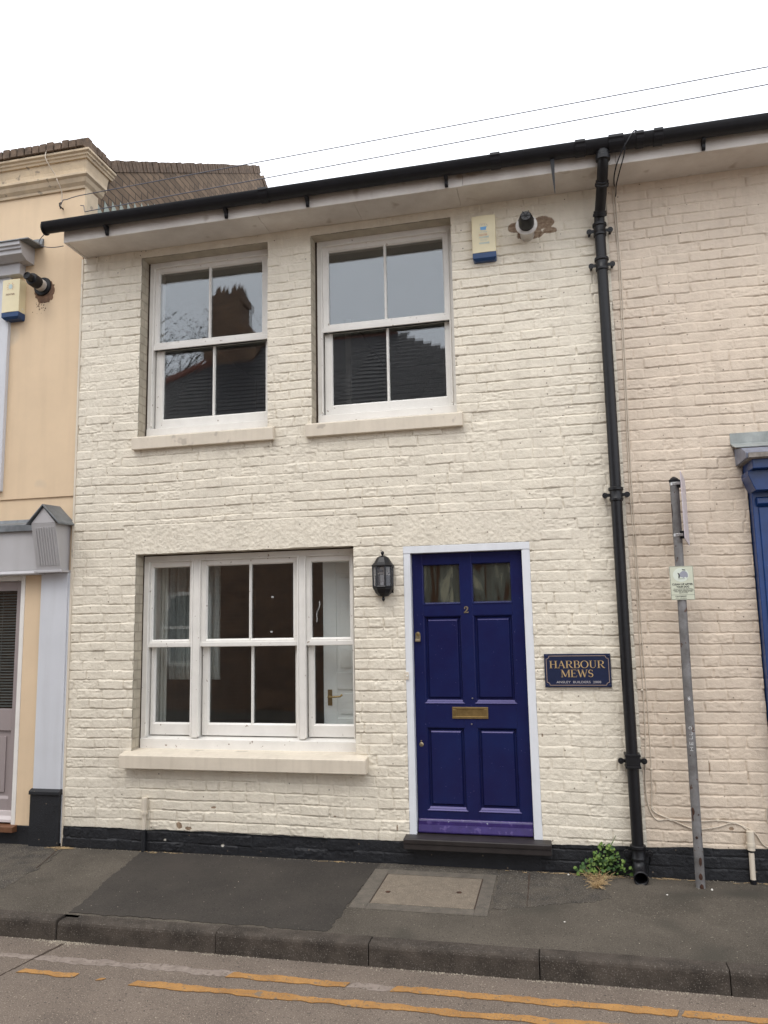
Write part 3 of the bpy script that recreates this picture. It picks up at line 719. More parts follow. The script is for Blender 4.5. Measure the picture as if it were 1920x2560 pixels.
for a, b in P:
    d.box(a, b, y0 + .0008, y0 + .024, 1.826, 1.912); d.box(a, b, y0 + .0008, y0 + .024, 1.030, 1.200); d.box(a, b, y0 + .0008, y0 + .024, .305, .456)
    for zb, zt in ((1.200, 1.826), (.456, 1.030)):
        # ovolo moulding round the panel: sloping ledges, the lower one catches the sky
        w_ = .016
        d.prism([(y0 - .004, zb - .004), (y0 - .003, zb - .001), (y0 + .004, zb + .008), (y0 + .008, zb + .010), (y0 + .018, zb + .023), (y0 + .024, zb + .024), (y0 + .024, zb - .004)], a - .006, b + .006, 'x')
        d.prism([(y0 - .001, zt), (y0 + .001, zt - .004), (y0 + .010, zt - .010), (y0 + .022, zt - w_), (y0 + .024, zt)], a, b, 'x')
        for xx, s_ in ((a, 1), (b, -1)):
            d.prism([(xx, y0), (xx + .004 * s_, y0 + .001), (xx + .010 * s_, y0 + .010), (xx + w_ * s_, y0 + .022), (xx, y0 + .024)], zb, zt, 'z')
        # raised field with chamfered border
        fa, fb, fz0_, fz1_ = a + .034, b - .034, zb + .044, zt - .036
        vs = [(fa - .012, y0 + .024, fz0_ - .012), (fb + .012, y0 + .024, fz0_ - .012), (fb + .010, y0 + .024, fz1_ + .020), (fa - .010, y0 + .024, fz1_ + .020),
              (fa, y0 + .010, fz0_), (fb, y0 + .010, fz0_), (fb, y0 + .010, fz1_), (fa, y0 + .010, fz1_)]
        d.add(vs, [(4, 5, 6, 7), (0, 1, 5, 4), (1, 2, 6, 5), (2, 3, 7, 6), (3, 0, 4, 7)])
    zb, zt = 1.912, 2.205      # bead round the glass
    d.prism([(y0 - .002, zb - .006), (y0 - .004, zb), (y0 + .004, zb + .004), (y0 + .020, zb + .012), (y0 + .024, zb - .006)], a, b, 'x')
    d.prism([(y0, zt), (y0 + .002, zt - .004), (y0 + .020, zt - .010), (y0 + .024, zt)], a, b, 'x')
    for xx, s_ in ((a, 1), (b, -1)): d.prism([(xx, y0), (xx + .004 * s_, y0 + .004), (xx + .009 * s_, y0 + .020), (xx, y0 + .024)], zb, zt, 'z')
door = d.build('front_door', NAVY, house, bevel=.0015)
d = MB(); d.prism([(y0 + .0, .400), (y0 - .010, .396), (y0 - .016, .384), (y0 - .018, .360), (y0 - .030, .332), (y0 - .036, .318), (y0 - .034, .308), (y0 + .0, .312)], .006, .808, 'x')
d.build('weatherboard', NAVYW, door, bevel=.003)
for a, b in P:
    d = MB(); d.add([(a, y0 + .024, 1.912), (b, y0 + .024, 1.912), (b, y0 + .024, 2.205), (a, y0 + .024, 2.205)], [(0, 1, 2, 3)]); d.build('pane', OBSC, door)
d = MB()      # wide brass letterbox frame with a flap
for a, b, c, e_ in [(.271, .528, 1.158, 1.173), (.271, .528, 1.092, 1.108), (.271, .300, 1.108, 1.158), (.499, .528, 1.108, 1.158)]: d.box(a, b, y0 - .006, y0 + .002, c, e_)
d.box(.300, .499, y0 - .0015, y0 + .002, 1.108, 1.158)
d.build('letterbox', BRASS, door, bevel=.0015)
# figure 2, strokes of varying width
def stroke(mb, pts, ws, y, d_=.0, close=False):
    """ribbon in the XZ plane with width per point; d_ thickness towards the viewer"""
    n = len(pts); Lf = []; Rt = []
    for i in range(n):
        a = Vector(pts[max(i - 1, 0)]); b = Vector(pts[min(i + 1, n - 1)]); t = (b - a).normalized(); nn = Vector((-t.y, t.x)); p_ = Vector(pts[i])
        Lf.append(p_ + nn * ws[i] / 2); Rt.append(p_ - nn * ws[i] / 2)
    vs = [(q.x, y - d_, q.y) for q in Lf] + [(q.x, y - d_, q.y) for q in Rt]
    fs = [(i, i + 1, n + i + 1, n + i) for i in range(n - 1)]
    mb.add(vs, fs)
    if d_:
        vs2 = [(q.x, y, q.y) for q in Lf] + [(q.x, y, q.y) for q in Rt]
        mb.add(vs + vs2, [(i, i + 1, 2 * n + i + 1, 2 * n + i) for i in range(n - 1)] + [(n + i, n + i + 1, 3 * n + i + 1, 3 * n + i) for i in range(n - 1)] + [(0, n, 3 * n, 2 * n), (n - 1, 2 * n - 1, 4 * n - 1, 3 * n - 1)])
def arc(cx, cz, rx, rz, a0, a1, n=12): return [(cx + rx * math.cos(math.radians(a0 + (a1 - a0) * i / n)), cz + rz * math.sin(math.radians(a0 + (a1 - a0) * i / n))) for i in range(n + 1)]
d = MB(); cx, cz = .395, 1.842
p_ = arc(cx, cz + .034, .0115, .0115, 165, -25, 12) + [(cx + .002, cz + .016), (cx - .012, cz + .005)]
stroke(d, p_, [.006, .008, .007, .006, .006, .007, .009, .011, .012, .012, .012, .011, .010, .008, .006], y0, .005)
stroke(d, [(cx - .016, cz + .004), (cx, cz + .005), (cx + .015, cz + .004), (cx + .017, cz + .011)], [.008, .008, .009, .003], y0, .005)
d.lathe([(.0045, 0), (.0045, .005)], (cx - .010, y0, cz + .033), (0, -1, 0), 10)
d.build('house_number', BRASSD, door)
d = MB(); lx, lz = .034, 1.692      # rim lock cover: rounded top plate and pull lip
d.prism([(lx - .019, 1.642), (lx - .019, lz)] + [(lx + .019 * math.cos(math.radians(t)), lz + .019 * math.sin(math.radians(t))) for t in range(180, -1, -20)][1:] + [(lx + .019, 1.642)], y0 - .004, y0 + .001, 'y')
d.prism([(y0 - .004, 1.642), (y0 - .018, 1.640), (y0 - .020, 1.646), (y0 - .018, 1.658), (y0 - .004, 1.662)], lx - .019, lx + .019, 'x')
d.build('lock', BRASSD, door, bevel=.001)
MB().lathe([(.012, 0), (.012, .002), (.009, .005), (.003, .005), (.003, .004)], (lx, y0 - .004, lz + .002), (0, -1, 0), 16).build('lock_cylinder', BRASS, door)
d = MB(); d.lathe([(.016, 0), (.016, .003), (.010, .006), (.009, .007)], (.040, y0, .908), (0, -1, 0), 16).lathe([(.006, 0), (.006, .006)], (.040, y0, .932), (0, -1, 0), 10)
d.build('keyhole_cover', BRASSD, door)
for q in ((.42, y0, 1.235), (.408, y0, 1.055)): MB().lathe([(.0055, 0), (.0055, .006)], q, (0, -1, 0), 8).build('screw_stub', STEEL, door)
# door sill
d = MB(); d.prism([(-.105, .262), (-.108, .292), (-.10, .296), (.06, .304), (.06, .262)], -.078, .930, 'x'); d.box(-.078, .930, -.098, -.02, .222, .262)
d.build('door_sill', STEPB, house, bevel=.004)
MB().box(-.02, .85, -.02, .05, .10, .222).build('sill_support', PLINTH, house)
# doorbell
bell = thing('doorbell', (-.043, -.006, 1.40), 'small rectangular doorbell push on the left door frame edge', 'doorbell')
MB().box(-.056, -.030, -.016, -.004, 1.371, 1.426).build('bell_case', SILLP, bell, bevel=.002)
MB().lathe([(.006, 0), (.006, .003), (.004, .004)], (-.041, -.016, 1.400), (0, -1, 0), 12).build('button', WHITEB, bell)

# eaves: soffit boards, fascia, roof
e = MB()
for a, b, dz in [(-2.80, -1.10, 0), (-1.098, -.32, .003), (-.318, .47, .001), (.472, 1.60, .002)]:
    e.box(a, b, -.298, .03, 4.958 + dz, 4.975 + dz)
e.build('soffit', SOFF, house, bevel=.0015)
e = MB(); e.box(-2.795, .52, -.318, -.298, 4.946, 5.105); e.box(.522, 1.60, -.317, -.2975, 4.950, 5.105); e.box(-2.800, -2.780, -.297, .01, 4.950, 5.105)
e.build('fascia', SOFF, house, bevel=.002)
def slate_roof(name, x0, x1, ye, ze, yr, zr, parent, material, th=.008, course=.17, wid=.25, yb=None):
    r_ = MB(); n = int(math.hypot(yr - ye, zr - ze) / course); rs_ = random.Random(3)
    uy, uz = (yr - ye) / n, (zr - ze) / n
    for i in range(n):
        x = x0 - (wid / 2 if i % 2 else 0)
        while x < x1:
            a, b = max(x, x0), min(x + wid - .004, x1)
            if b - a > .02:
                j = rs_.uniform(-.003, .003)
                y_, z_ = ye + uy * i, ze + uz * i
                r_.add([(a, y_, z_ + .016 + j), (b, y_, z_ + .016 + j), (b, y_ + uy * 1.06, z_ + uz * 1.06 + .006), (a, y_ + uy * 1.06, z_ + uz * 1.06 + .006),
                        (a, y_, z_ + .006 + j), (b, y_, z_ + .006 + j)], [(0, 1, 2, 3), (4, 5, 1, 0)])
            x += wid
    r_.add([(x0, ye, ze), (x1, ye, ze), (x1, yr, zr), (x0, yr, zr)], [(0, 1, 2, 3)])
    if yb: r_.add([(x0, yr, zr), (x1, yr, zr), (x1, yb, ze), (x0, yb, ze)], [(0, 1, 2, 3)])
    return r_.build(name, material, parent)
slate_roof('roof', -2.81, 1.56, -.36, 5.095, 3.9, 7.33, house, SLATE, yb=8.3)
# gutter pieces
def gutter(parent, x0, x1, name='gutter', sag=0.0):
    m_ = MB(); prof = []
    cy, cz, r = -.378, 5.082, .058
    for t in range(0, 181, 15): prof.append((cy - r * math.cos(math.radians(t)), cz - r * 1.12 * math.sin(math.radians(t))))
    outer = [(cy - r - .004, cz + .006), (cy - r - .004, cz - .004)] + prof[1:-1] + [(cy + r, cz + .004)]
    inner = [(y_ * .93 + cy * .07, z_ * .93 + cz * .07 + .003) for y_, z_ in reversed(outer)]
    m_.prism(outer + inner, x0, x1, 'x'); m_.smooth = True
    return m_.build(name, BLACKP, parent)
def gutter_strap(parent, x, w=.03, name='gutter_joint'):
    m_ = MB(); cy, cz, r = -.378, 5.082, .065
    out = [(cy - r - .004, cz + .014), (cy - r - .006, cz - .006)] + [(cy - r * math.cos(math.radians(t)), cz - r * 1.1 * math.sin(math.radians(t))) for t in range(15, 166, 15)] + [(cy + r, cz + .008)]
    inn = [(y_ * .9 + cy * .1, z_ * .9 + cz * .1 + .002) for y_, z_ in reversed(out)]
    m_.prism(out + inn, x - w / 2, x + w / 2, 'x'); m_.build(name, BLACKP, parent, bevel=.002)
def bracket(parent, x):
    m_ = MB(); m_.prism([(-.320, 5.03), (-.320, 4.952), (-.334, 4.948), (-.346, 4.965), (-.350, 4.985), (-.372, 5.002), (-.378, 5.016), (-.34, 5.03)], x - .012, x + .012, 'x')
    m_.build('gutter_bracket', BLACKP, parent, bevel=.003)
gutter(house, -2.925, .70); gutter(house, .70, 1.60)
for x in (-.999, .769, 1.36): gutter_strap(house, x, .07)
gutter_strap(house, 1.60, .10)
for x in (-2.385, -1.34, -.67, .402): bracket(house, x)
m_ = MB(); m_.lathe([(.056, 0), (.056, .012)], (-2.935, -.378, 5.060), (1, 0, 0), 16)
m_.build('gutter_end', BLACKP, house)
m_ = MB(); m_.prism([(1.150, 5.03), (1.182, 5.03), (1.178, 4.90), (1.176, 4.76), (1.172, 4.755), (1.160, 4.88)], -.385, -.379, 'y'); m_.build('loose_strip', BLACKP, house)
# low conduit at the left
m_ = thing('conduit_pipe', (-2.11, -.03, PZ), 'short cream painted conduit stub rising from the pavement below the wide window', 'pipe')
MB().tube([(-2.112, -.028, .258), (-2.112, -.028, .38)], .016, 12).tube([(-2.110, -.030, .37), (-2.108, -.030, .49)], .022, 12).tube([(-2.110, -.030, .372), (-2.110, -.030, .392)], .026, 12).build('upper_pipe', SILLP, m_)
MB().tube([(-2.112, -.028, .07), (-2.112, -.028, .258)], .0165, 12).build('lower_pipe', PLINTH, m_)

# curtain inside the left light
cb = MB(); n = 60; y_c = .42
v0 = [(-2.20 + .50 * i / n, y_c + .014 * math.sin(i * .9) + .008 * math.sin(i * 2.3)) for i in range(n + 1)]
cb.add([(x, y, 2.33) for x, y in v0] + [(x, y, 1.38) for x, y in v0], [(i, i + 1, n + 2 + i, n + 1 + i) for i in range(n)]); cb.smooth = True
cb.add([(x, y + .002, 1.38) for x, y in v0] + [(x, y + .012, 1.34) for x, y in v0], [(i, i + 1, n + 2 + i, n + 1 + i) for i in range(n)])
NET = mat('net_curtain', (.40, .42, .40), .9, var=.15, vscale=30)
cb.build('curtain', NET, None, loc=(-2.0, .42, 1.4), label='grey net curtain hanging in folds behind the left light of the wide window', cat='curtain')
cs = MB(); v0 = [(-2.215 + .075 * i / 12, .335 + .010 * math.sin(i * 1.3)) for i in range(13)]
cs.add([(x, y, 2.33) for x, y in v0] + [(x, y, .95) for x, y in v0], [(i, i + 1, 14 + i, 13 + i) for i in range(12)]); cs.smooth = True
cs.build('curtain', mat('pale_curtain', (.55, .55, .50), .9), None, loc=(-2.2, .34, .95), label='pale narrow curtain drawn to the far left edge of the wide window', cat='curtain')

# ================================================================== BUFF HOUSE (right)
nh = thing('buff_house', (3.0, 0, PZ), 'buff pink painted brick building with a blue shopfront beyond the drainpipe', 'building')
relief_wall('wall', 1.548, 3.45, .272, 5.00, [(2.345, 3.45, .272, 2.80)], 23, PINKC, nh, zbase=.248, rough=.85,
            bare=[(2.075, .42, .012, .010, 1), (1.97, .80, .004, .05, .8)])
relief_wall('plinth', 1.548, 2.42, .0, .29, [], 24, PLINTH, nh, zbase=.02, y=-.011, top_fn=lambda x: .289 + np.maximum(0, x - 1.55) * .02 + vnoise(x, x * 0, .12, 55) * .010, rough=1.0, amp=.0045)
g = MB(); g.box(1.548, 3.45, .02, .30, 2.80, 5.0).box(1.548, 2.345, .021, .30, 0, 2.80).box(3.45, 9, 0, .30, 0, 5.0).box(1.549, 9, 7.9, 8.2, 0, 5.0).box(8.8, 9, .3, 7.9, 0, 5).box(1.549, 1.65, .3, 7.9, 0, 5.0).box(1.65, 8.8, .3, 7.9, 4.9, 5.0)
g.build('inner_wall', PINKC, nh)
g = MB(); g.box(1.602, 8.9, -.299, .03, 4.960, 4.977); g.build('soffit', SOFF, nh, bevel=.0015)
g = MB(); g.box(1.602, 8.9, -.3175, -.2985, 4.948, 5.105); g.build('fascia', SOFF, nh, bevel=.002)
slate_roof('roof', 1.57, 9.0, -.36, 5.095, 3.9, 7.33, nh, SLATE, yb=8.3)
gutter(nh, 1.603, 8.9); gutter_strap(nh, 1.88, .06); gutter_strap(nh, 1.76, .05)
bracket(nh, 2.178); bracket(nh, 3.2)
# shopfront: pilaster, console, lead capped cornice
sf = MB(); sf.box(2.352, 2.60, -.085, .10, .30, 2.72); sf.box(2.352, 2.60, -.10, .10, .10, .30)
sf.prism([(2.352, 2.60), (2.315, 2.70), (2.315, 2.735), (2.60, 2.735), (2.60, 2.60)], -.20, .02, 'y')
sf.box(2.330, 3.45, -.265, .02, 2.735, 2.80)
sf.build('shop_pilaster', BLUE, nh, bevel=.004)
sf = MB(); sf.box(2.385, 2.56, -.094, -.085, 1.2, 2.50); sf.prism([(-.085, 2.50), (-.125, 2.52), (-.12, 2.56), (-.085, 2.57)], 2.375, 2.58, 'x'); sf.build('raised_panel', BLUE, nh, bevel=.006)
sf = MB(); sf.prism([(.0, 2.80), (-.30, 2.80), (-.31, 2.835), (-.20, 2.885), (.0, 2.92)], 2.285, 3.45, 'x'); sf.build('cornice', GREYB, nh, bevel=.004)
sf = MB(); sf.prism([(.0, 2.795), (-.30, 2.795), (-.315, 2.80), (-.31, 2.832), (-.298, 2.836), (.0, 2.806)], 2.30, 3.45, 'x'); sf.build('cornice_edge', STONEW, nh)
sf = MB(); sf.prism([(-.008, 3.03), (-.010, 2.95), (-.10, 2.915), (-.16, 2.898), (-.162, 2.903), (-.10, 2.921), (-.014, 2.957), (-.012, 3.03)], 2.262, 3.45, 'x')
sf.build('lead_flashing', LEADL, nh)
MB().box(2.60, 3.45, -.05, .10, 2.35, 2.735).build('shop_fascia', BLUE, nh, bevel=.004)
MB().box(2.60, 3.45, -.06, .1, .1, .7).build('stall_riser', BLUE, nh, bevel=.004)
MB().box(2.60, 3.45, .03, .04, .7, 2.35).build('shop_pane', GLASS, nh)
MB().box(2.40, 3.45, 1.5, 1.6, .1, 2.8).build('shop_backwall', DARKROOM, nh)

# ================================================================== PEACH HOUSE (left)
ph = thing('peach_house', (-4, 0, PZ), 'peach rendered house with stucco cornice and brown brick gable parapet', 'house')
g = MB()
g.box(-9, -2.832, .0, .30, 2.875, 5.62)          # upper face
g.box(-9, -2.838, .012, .30, 2.236, 2.875)       # band over the shopfront
g.box(-3.262, -3.098, .0, .30, .236, 2.236)      # strip between door and pilaster
g.box(-9, -2.832, .06, .30, 5.62, 6.0)
g.build('rendered_wall', ORANGE, ph, bevel=.004)
g = MB(); g.box(-2.832, -2.8155, -.014, .05, .10, 4.95); g.build('edge_strip', SILLP, ph)
g = MB(); g.box(-9, -2.84, .30, .31, 0, 5.9); g.box(-9, -2.84, 7.9, 8.1, 0, 6.0); g.box(-9, -8.8, .3, 8, 0, 6); g.box(-8.8, -3.1, .3, 7.9, 5.3, 5.4)
g.build('inner_wall', ORANGE, ph)
# gable party wall
prof = [(.012, 4.9), (.012, 5.60), (.10, 5.60), (.10, 6.02), (.42, 6.02), (4.02, 8.165), (4.28, 8.02), (8.0, 5.9), (8.0, 4.9)]
g = MB(); g.prism(prof, -3.05, -2.822, 'x'); g.build('gable_wall', STOCKY, ph)
MB().prism([(.02, .1), (.02, 5.6), (8.0, 5.6), (8.0, .1)], -3.04, -2.84, 'x').build('party_wall', ORANGE, ph)
# brick-on-edge coping, front and up the verge
g = MB(); rs = random.Random(4)
x = -9.0
while x < -2.80:
    a = rs.uniform(-.004, .004); g.box(x, x + .064, -.115 + a, .10, 5.952 + a, 6.03 + rs.uniform(-.008, .006)); x += .074
y = -.02
while y < .42:
    a = rs.uniform(-.003, .003); g.box(-3.07, -2.808 + a, y, y + .064, 6.018, 6.092 + rs.uniform(-.005, .004)); y += .074
sl = math.atan2(8.165 - 6.02, 4.02 - .42); c_, s_ = math.cos(sl), math.sin(sl)
t = 0.0; Lsl = math.hypot(3.6, 2.145)
while t < Lsl:
    a = rs.uniform(-.004, .004); h = .105 + rs.uniform(-.006, .006); w = .064
    p0 = (.42 + t * c_, 6.02 + t * s_); q = [(p0[0], p0[1]), (p0[0] + w * c_, p0[1] + w * s_), (p0[0] + w * c_ - h * s_, p0[1] + w * s_ + h * c_), (p0[0] - h * s_, p0[1] + h * c_)]
    g.prism(q, -3.065, -2.810 + a, 'x'); t += .074
t = 0.0
sl2 = math.atan2(5.9 - 8.02, 8.0 - 4.28); c2, s2 = math.cos(sl2), math.sin(sl2)
while t < 4.1:
    h = .10; w = .064; p0 = (4.10 + t * c2, 8.13 + t * s2); q = [(p0[0], p0[1]), (p0[0] + w * c2, p0[1] + w * s2), (p0[0] + w * c2 - h * s2, p0[1] + w * s2 + h * c2), (p0[0] - h * s2, p0[1] + h * c2)]
    g.prism(q, -3.06, -2.812, 'x'); t += .074
g.build('coping', COPING, ph, bevel=.004)
# moulded cornice running along the front and returning round the corner
def cornice(profile, name, xend, yret, material, bev=.002):
    """profile: (projection, z) closed at projection 0"""
    m_ = MB(); n = len(profile)
    st = [[(-9, -p_, z) for p_, z in profile], [(xend + p_, -p_, z) for p_, z in profile], [(xend + p_, yret, z) for p_, z in profile]]
    vs = [v for s__ in st for v in s__]
    fs = [(k * n + i, k * n + (i + 1) % n, (k + 1) * n + (i + 1) % n, (k + 1) * n + i) for k in range(2) for i in range(n)] + [tuple(range(n)), tuple(range(2 * n, 3 * n))]
    m_.add(vs, fs); m_.build(name, material, ph, bevel=bev)
cornice([(-.08, 5.950), (.085, 5.950), (.098, 5.940), (.098, 5.922), (.080, 5.912), (.078, 5.896), (.066, 5.890), (.060, 5.872), (-.08, 5.872)], 'cornice', -2.845, .34, STUCCO)
cornice([(-.08, 5.872), (.045, 5.872), (.030, 5.80), (.028, 5.745), (-.08, 5.745)], 'frieze', -2.845, .30, STUCCO)
cornice([(-.08, 5.745), (.060, 5.745), (.075, 5.735), (.075, 5.715), (.055, 5.700), (.042, 5.665), (.020, 5.640), (.016, 5.618), (-.08, 5.618)], 'lower_cornice', -2.845, .23, STUCCO)
MB().box(-3.04, -2.815, .001, .17, 5.10, 5.618).build('quoin', STUCCO, ph, bevel=.004)
# stepped lead flashing against the gable
g = MB(); y = .0
while y < 4.0:
    zr_ = 5.095 + (y + .36) * .5246; g.add([(-2.818, y, zr_ - .05), (-2.818, y + .21, zr_ + .06), (-2.818, y + .21, zr_ + .10), (-2.818, y + .02, zr_ + .235)], [(0, 1, 2, 3)]); y += .125
fl = g.build('stepped_flashing', mat('green_lead', (.34, .38, .33), .6, var=.3, vscale=20), ph)
fl.modifiers.new('solid', 'SOLIDIFY').thickness = .003
# upper window surround at the left edge of the picture
g = MB(); g.box(-5.0, -3.524, -.035, .02, 2.95, 4.865); g.build('window_surround', BLUEG, ph, bevel=.004)
g = MB()
g.box(-5.2, -3.400, -.075, .01, 4.865, 4.965)
g.prism([(.01, 4.965), (-.10, 4.965), (-.17, 5.000), (-.17, 5.035), (-.185, 5.040), (-.185, 5.062), (-.20, 5.066), (-.20, 5.105), (.01, 5.12)], -5.3, -3.315, 'x')
g.build('window_hood', GREYP, ph, bevel=.003)
g = MB(); g.prism([(.012, 5.195), (-.012, 5.20), (-.03, 5.135), (-.21, 5.112), (-.212, 5.100), (-.02, 5.118), (.012, 5.12)], -5.3, -3.225, 'x'); g.build('hood_flashing', LEADM, ph, bevel=.003)
MB().box(-4.86, -3.70, -.04, -.036, 3.1, 4.75).build('upper_pane', GLASS, ph)
# shop fascia with lead, console
MB().box(-9, -3.085, -.085, .012, 2.262, 2.600).build('shop_fascia', GREYP, ph, bevel=.003)
g = MB(); g.prism([(-.085, 2.255), (-.10, 2.248), (-.112, 2.238), (-.108, 2.226), (.012, 2.226), (.012, 2.262), (-.085, 2.262)], -9, -3.06, 'x'); g.build('fascia_moulding', GREYP, ph, bevel=.003)
g = MB(); g.prism([(.01, 2.70), (.0, 2.672), (-.09, 2.650), (-.112, 2.640), (-.112, 2.585), (-.104, 2.585), (-.100, 2.628), (.01, 2.655)], -9, -3.105, 'x'); g.build('fascia_flashing', LEADM, ph, bevel=.003)
cn = MB(); yT, yB = -.195, -.10; xa, xb = -3.083, -2.862
cn.add([(xa, yT, 2.630), (xb, yT, 2.630), (xb, yB, 2.255), (xa, yB, 2.255), (xa, .012, 2.630), (xb, .012, 2.630), (xb, .012, 2.255), (xa, .012, 2.255)],
       [(0, 1, 2, 3), (4, 5, 1, 0), (3, 2, 6, 7), (1, 5, 6, 2), (0, 3, 7, 4), (4, 7, 6, 5)])
cn.box(-3.10, -2.842, -.115, .012, 2.236, 2.256)
cn.add([(-3.083, -.196, 2.63), (-2.862, -.196, 2.63), (-2.972, -.196, 2.762), (-3.083, .012, 2.63), (-2.862, .012, 2.63), (-2.972, .012, 2.762)], [(0, 1, 2), (3, 5, 4), (0, 2, 5, 3), (2, 1, 4, 5), (0, 3, 4, 1)])
cn.build('console', GREYP, ph, bevel=.003)
fl = MB()
for k in range(8):      # raised fillets between the flutes
    xx = -3.053 + k * .0235
    z0_, z1_ = 2.595, 2.295
    def yy(z): return yT + (yB - yT) * (2.630 - z) / (.375)
    fl.add([(xx, yy(z0_) - .006, z0_), (xx + .011, yy(z0_) - .006, z0_), (xx + .011, yy(z1_) - .006, z1_), (xx, yy(z1_) - .006, z1_), (xx, yy(z0_) + .002, z0_ + .004), (xx + .011, yy(z0_) + .002, z0_ + .004), (xx + .011, yy(z1_) + .002, z1_ - .004), (xx, yy(z1_) + .002, z1_ - .004)],
           [(0, 1, 2, 3), (0, 4, 5, 1), (3, 2, 6, 7), (0, 3, 7, 4), (1, 5, 6, 2)])
fl.build('flutes', GREYP, ph)
g = MB()
for x0_, z0_, x1_, z1_ in ((-3.115, 2.620, -2.972, 2.772), (-2.972, 2.772, -2.815, 2.615)):
    g.add([(x0_, -.215, z0_), (x1_, -.215, z1_), (x1_, .012, z1_ + .01), (x0_, .012, z0_ + .01), (x0_, -.215, z0_ + .014), (x1_, -.215, z1_ + .014), (x1_, .012, z1_ + .024), (x0_, .012, z0_ + .024)],
          [(0, 1, 2, 3), (4, 7, 6, 5), (0, 4, 5, 1), (3, 2, 6, 7), (0, 3, 7, 4), (1, 5, 6, 2)])
g.build('console_cap', LEADM, ph, bevel=.002)
g = MB(); g.box(-3.098, -2.850, -.022, .02, .52, 2.236); g.box(-2.850, -2.832, -.012, .02, .12, 2.236); g.build('pilaster', BLUEG, ph, bevel=.004)
g = MB(); g.box(-3.106, -2.842, -.040, .03, .07, .490); g.prism([(.0, .487), (-.052, .487), (-.052, .515), (-.022, .530), (.0, .530)], -3.112, -2.836, 'x'); g.box(-9, -3.106, -.006, .28, .05, .238)
g.build('plinth', PLINTH, ph, bevel=.004)
# grey half glazed door
g = MB(); g.box(-3.300, -3.262, -.004, .10, .24, 2.236).box(-4.3, -3.300, -.004, .1, 2.185, 2.236).box(-4.3, -4.24, -.004, .10, .24, 2.185); g.build('shop_door_frame', WOODW, ph, bevel=.003)
g = MB(); g.box(-3.372, -3.302, .045, .09, .25, 2.183).box(-4.24, -4.17, .045, .09, .25, 2.183).box(-4.17, -3.372, .045, .09, 2.105, 2.183).box(-4.17, -3.372, .045, .09, .963, 1.135).box(-4.17, -3.372, .045, .09, .25, .425).box(-4.17, -3.372, .062, .085, .425, .963)
g.prism([(.062, .425), (.045, .421), (.045, .425), (.062, .447)], -4.17, -3.372, 'x'); g.box(-4.12, -3.42, .052, .062, .475, .915)
sd_ = g.build('shop_door', DOORG, ph, bevel=.003)
g = MB(); g.prism([(.045, .338), (.030, .335), (.025, .30), (.005, .275), (.002, .255), (.045, .255)], -4.24, -3.306, 'x'); g.build('weatherboard', mat('pale_mushroom_paint', (.56, .50, .49), .45), sd_, bevel=.002)
MB().add([(-4.17, .07, 1.135), (-3.372, .07, 1.135), (-3.372, .07, 2.105), (-4.17, .07, 2.105)], [(0, 1, 2, 3)]).build('pane', GLASS, sd_)
g = MB(); z = 1.15
while z < 2.10: g.add([(-4.16, .080, z), (-3.378, .080, z), (-3.378, .098, z + .012), (-4.16, .098, z + .012)], [(0, 1, 2, 3)]); z += .0235
g.box(-3.53, -3.527, .078, .080, 1.14, 2.10)
g.build('blind', BLIND, sd_)
MB().box(-4.24, -3.302, .14, .15, .25, 2.19).build('backing', GAP, ph)
MB().prism([(.05, .245), (-.060, .236), (-.062, .195), (.05, .185)], -4.3, -3.238, 'x').build('doorstep', TIMB, ph, bevel=.003)

# ================================================================== FITTINGS ON THE WALLS
# drainpipe
dp = thing('drainpipe', (1.485, -.06, PZ), 'black cast iron drainpipe running from gutter to pavement between cream and buff walls', 'drainpipe')
yp = -.066; xp = 1.484
g = MB(); g.tube([(xp, yp, .24), (xp - .002, yp, 1.8), (xp + .002, yp, 3.4), (xp, yp, 4.62)], .038, 20); g.build('pipe', CASTIRON, dp)
g = MB(); pts = [(1.512, -.378, 5.03), (1.511, -.372, 4.975), (1.509, -.34, 4.92), (1.505, -.27, 4.865), (1.498, -.17, 4.79), (1.492, -.10, 4.735), (1.486, yp - .004, 4.69), (xp, yp, 4.61)]
g.tube(pts, .038, 20); g.build('swan_neck', CASTIRON, dp)
for q_, c_0, a_0 in (([(.038, -.03), (.050, -.028), (.051, .0), (.046, .004), (.046, .03), (.038, .034)], (1.511, -.375, 4.985), (.03, -.02, 1)),
                     ([(.038, -.02), (.049, -.016), (.049, .0), (.045, .004), (.045, .020), (.038, .024)], (1.504, -.255, 4.853), (.08, -.80, .60)),
                     ([(.038, -.02), (.049, -.016), (.049, .0), (.045, .004), (.045, .020), (.038, .024)], (1.490, -.085, 4.715), (.06, -.45, .9))):
    MB().lathe(q_, c_0, a_0, 20).build('pipe_socket', CASTIRON, dp)
def clamp(z, square=False, sc=1.0):
    c = MB()
    if square:
        c.box(xp - .050, xp + .050, yp - .050, 0, z - .045, z - .032).box(xp - .050, xp + .050, yp - .050, 0, z + .032, z + .045).box(xp - .045, xp + .045, yp - .045, 0, z - .032, z + .032)
    else:
        c.lathe([(.038, -.050), (.046, -.046), (.047, -.030), (.043, -.024), (.043, .022), (.051, .028), (.051, .046), (.040, .052)], (xp, yp, z), (0, 0, 1), 20)
    for s_ in (-1, 1):
        c.lathe([(.020 * sc, 0), (.020 * sc, .014)], (xp + s_ * .074, yp + .010, z - .004), (0, -1, 0), 12)
        c.box(min(xp + s_ * .034, xp + s_ * .074), max(xp + s_ * .034, xp + s_ * .074), yp + .0, yp + .010, z - .014, z + .008)
        c.lathe([(.010, 0), (.010, .060)], (xp + s_ * .074, .0, z - .004), (0, -1, 0), 10)
        c.lathe([(.007, 0), (.007, .006)], (xp + s_ * .074, yp - .002, z - .004), (0, -1, 0), 6)
    c.build('pipe_clamp', CASTIRON, dp, bevel=.0015)
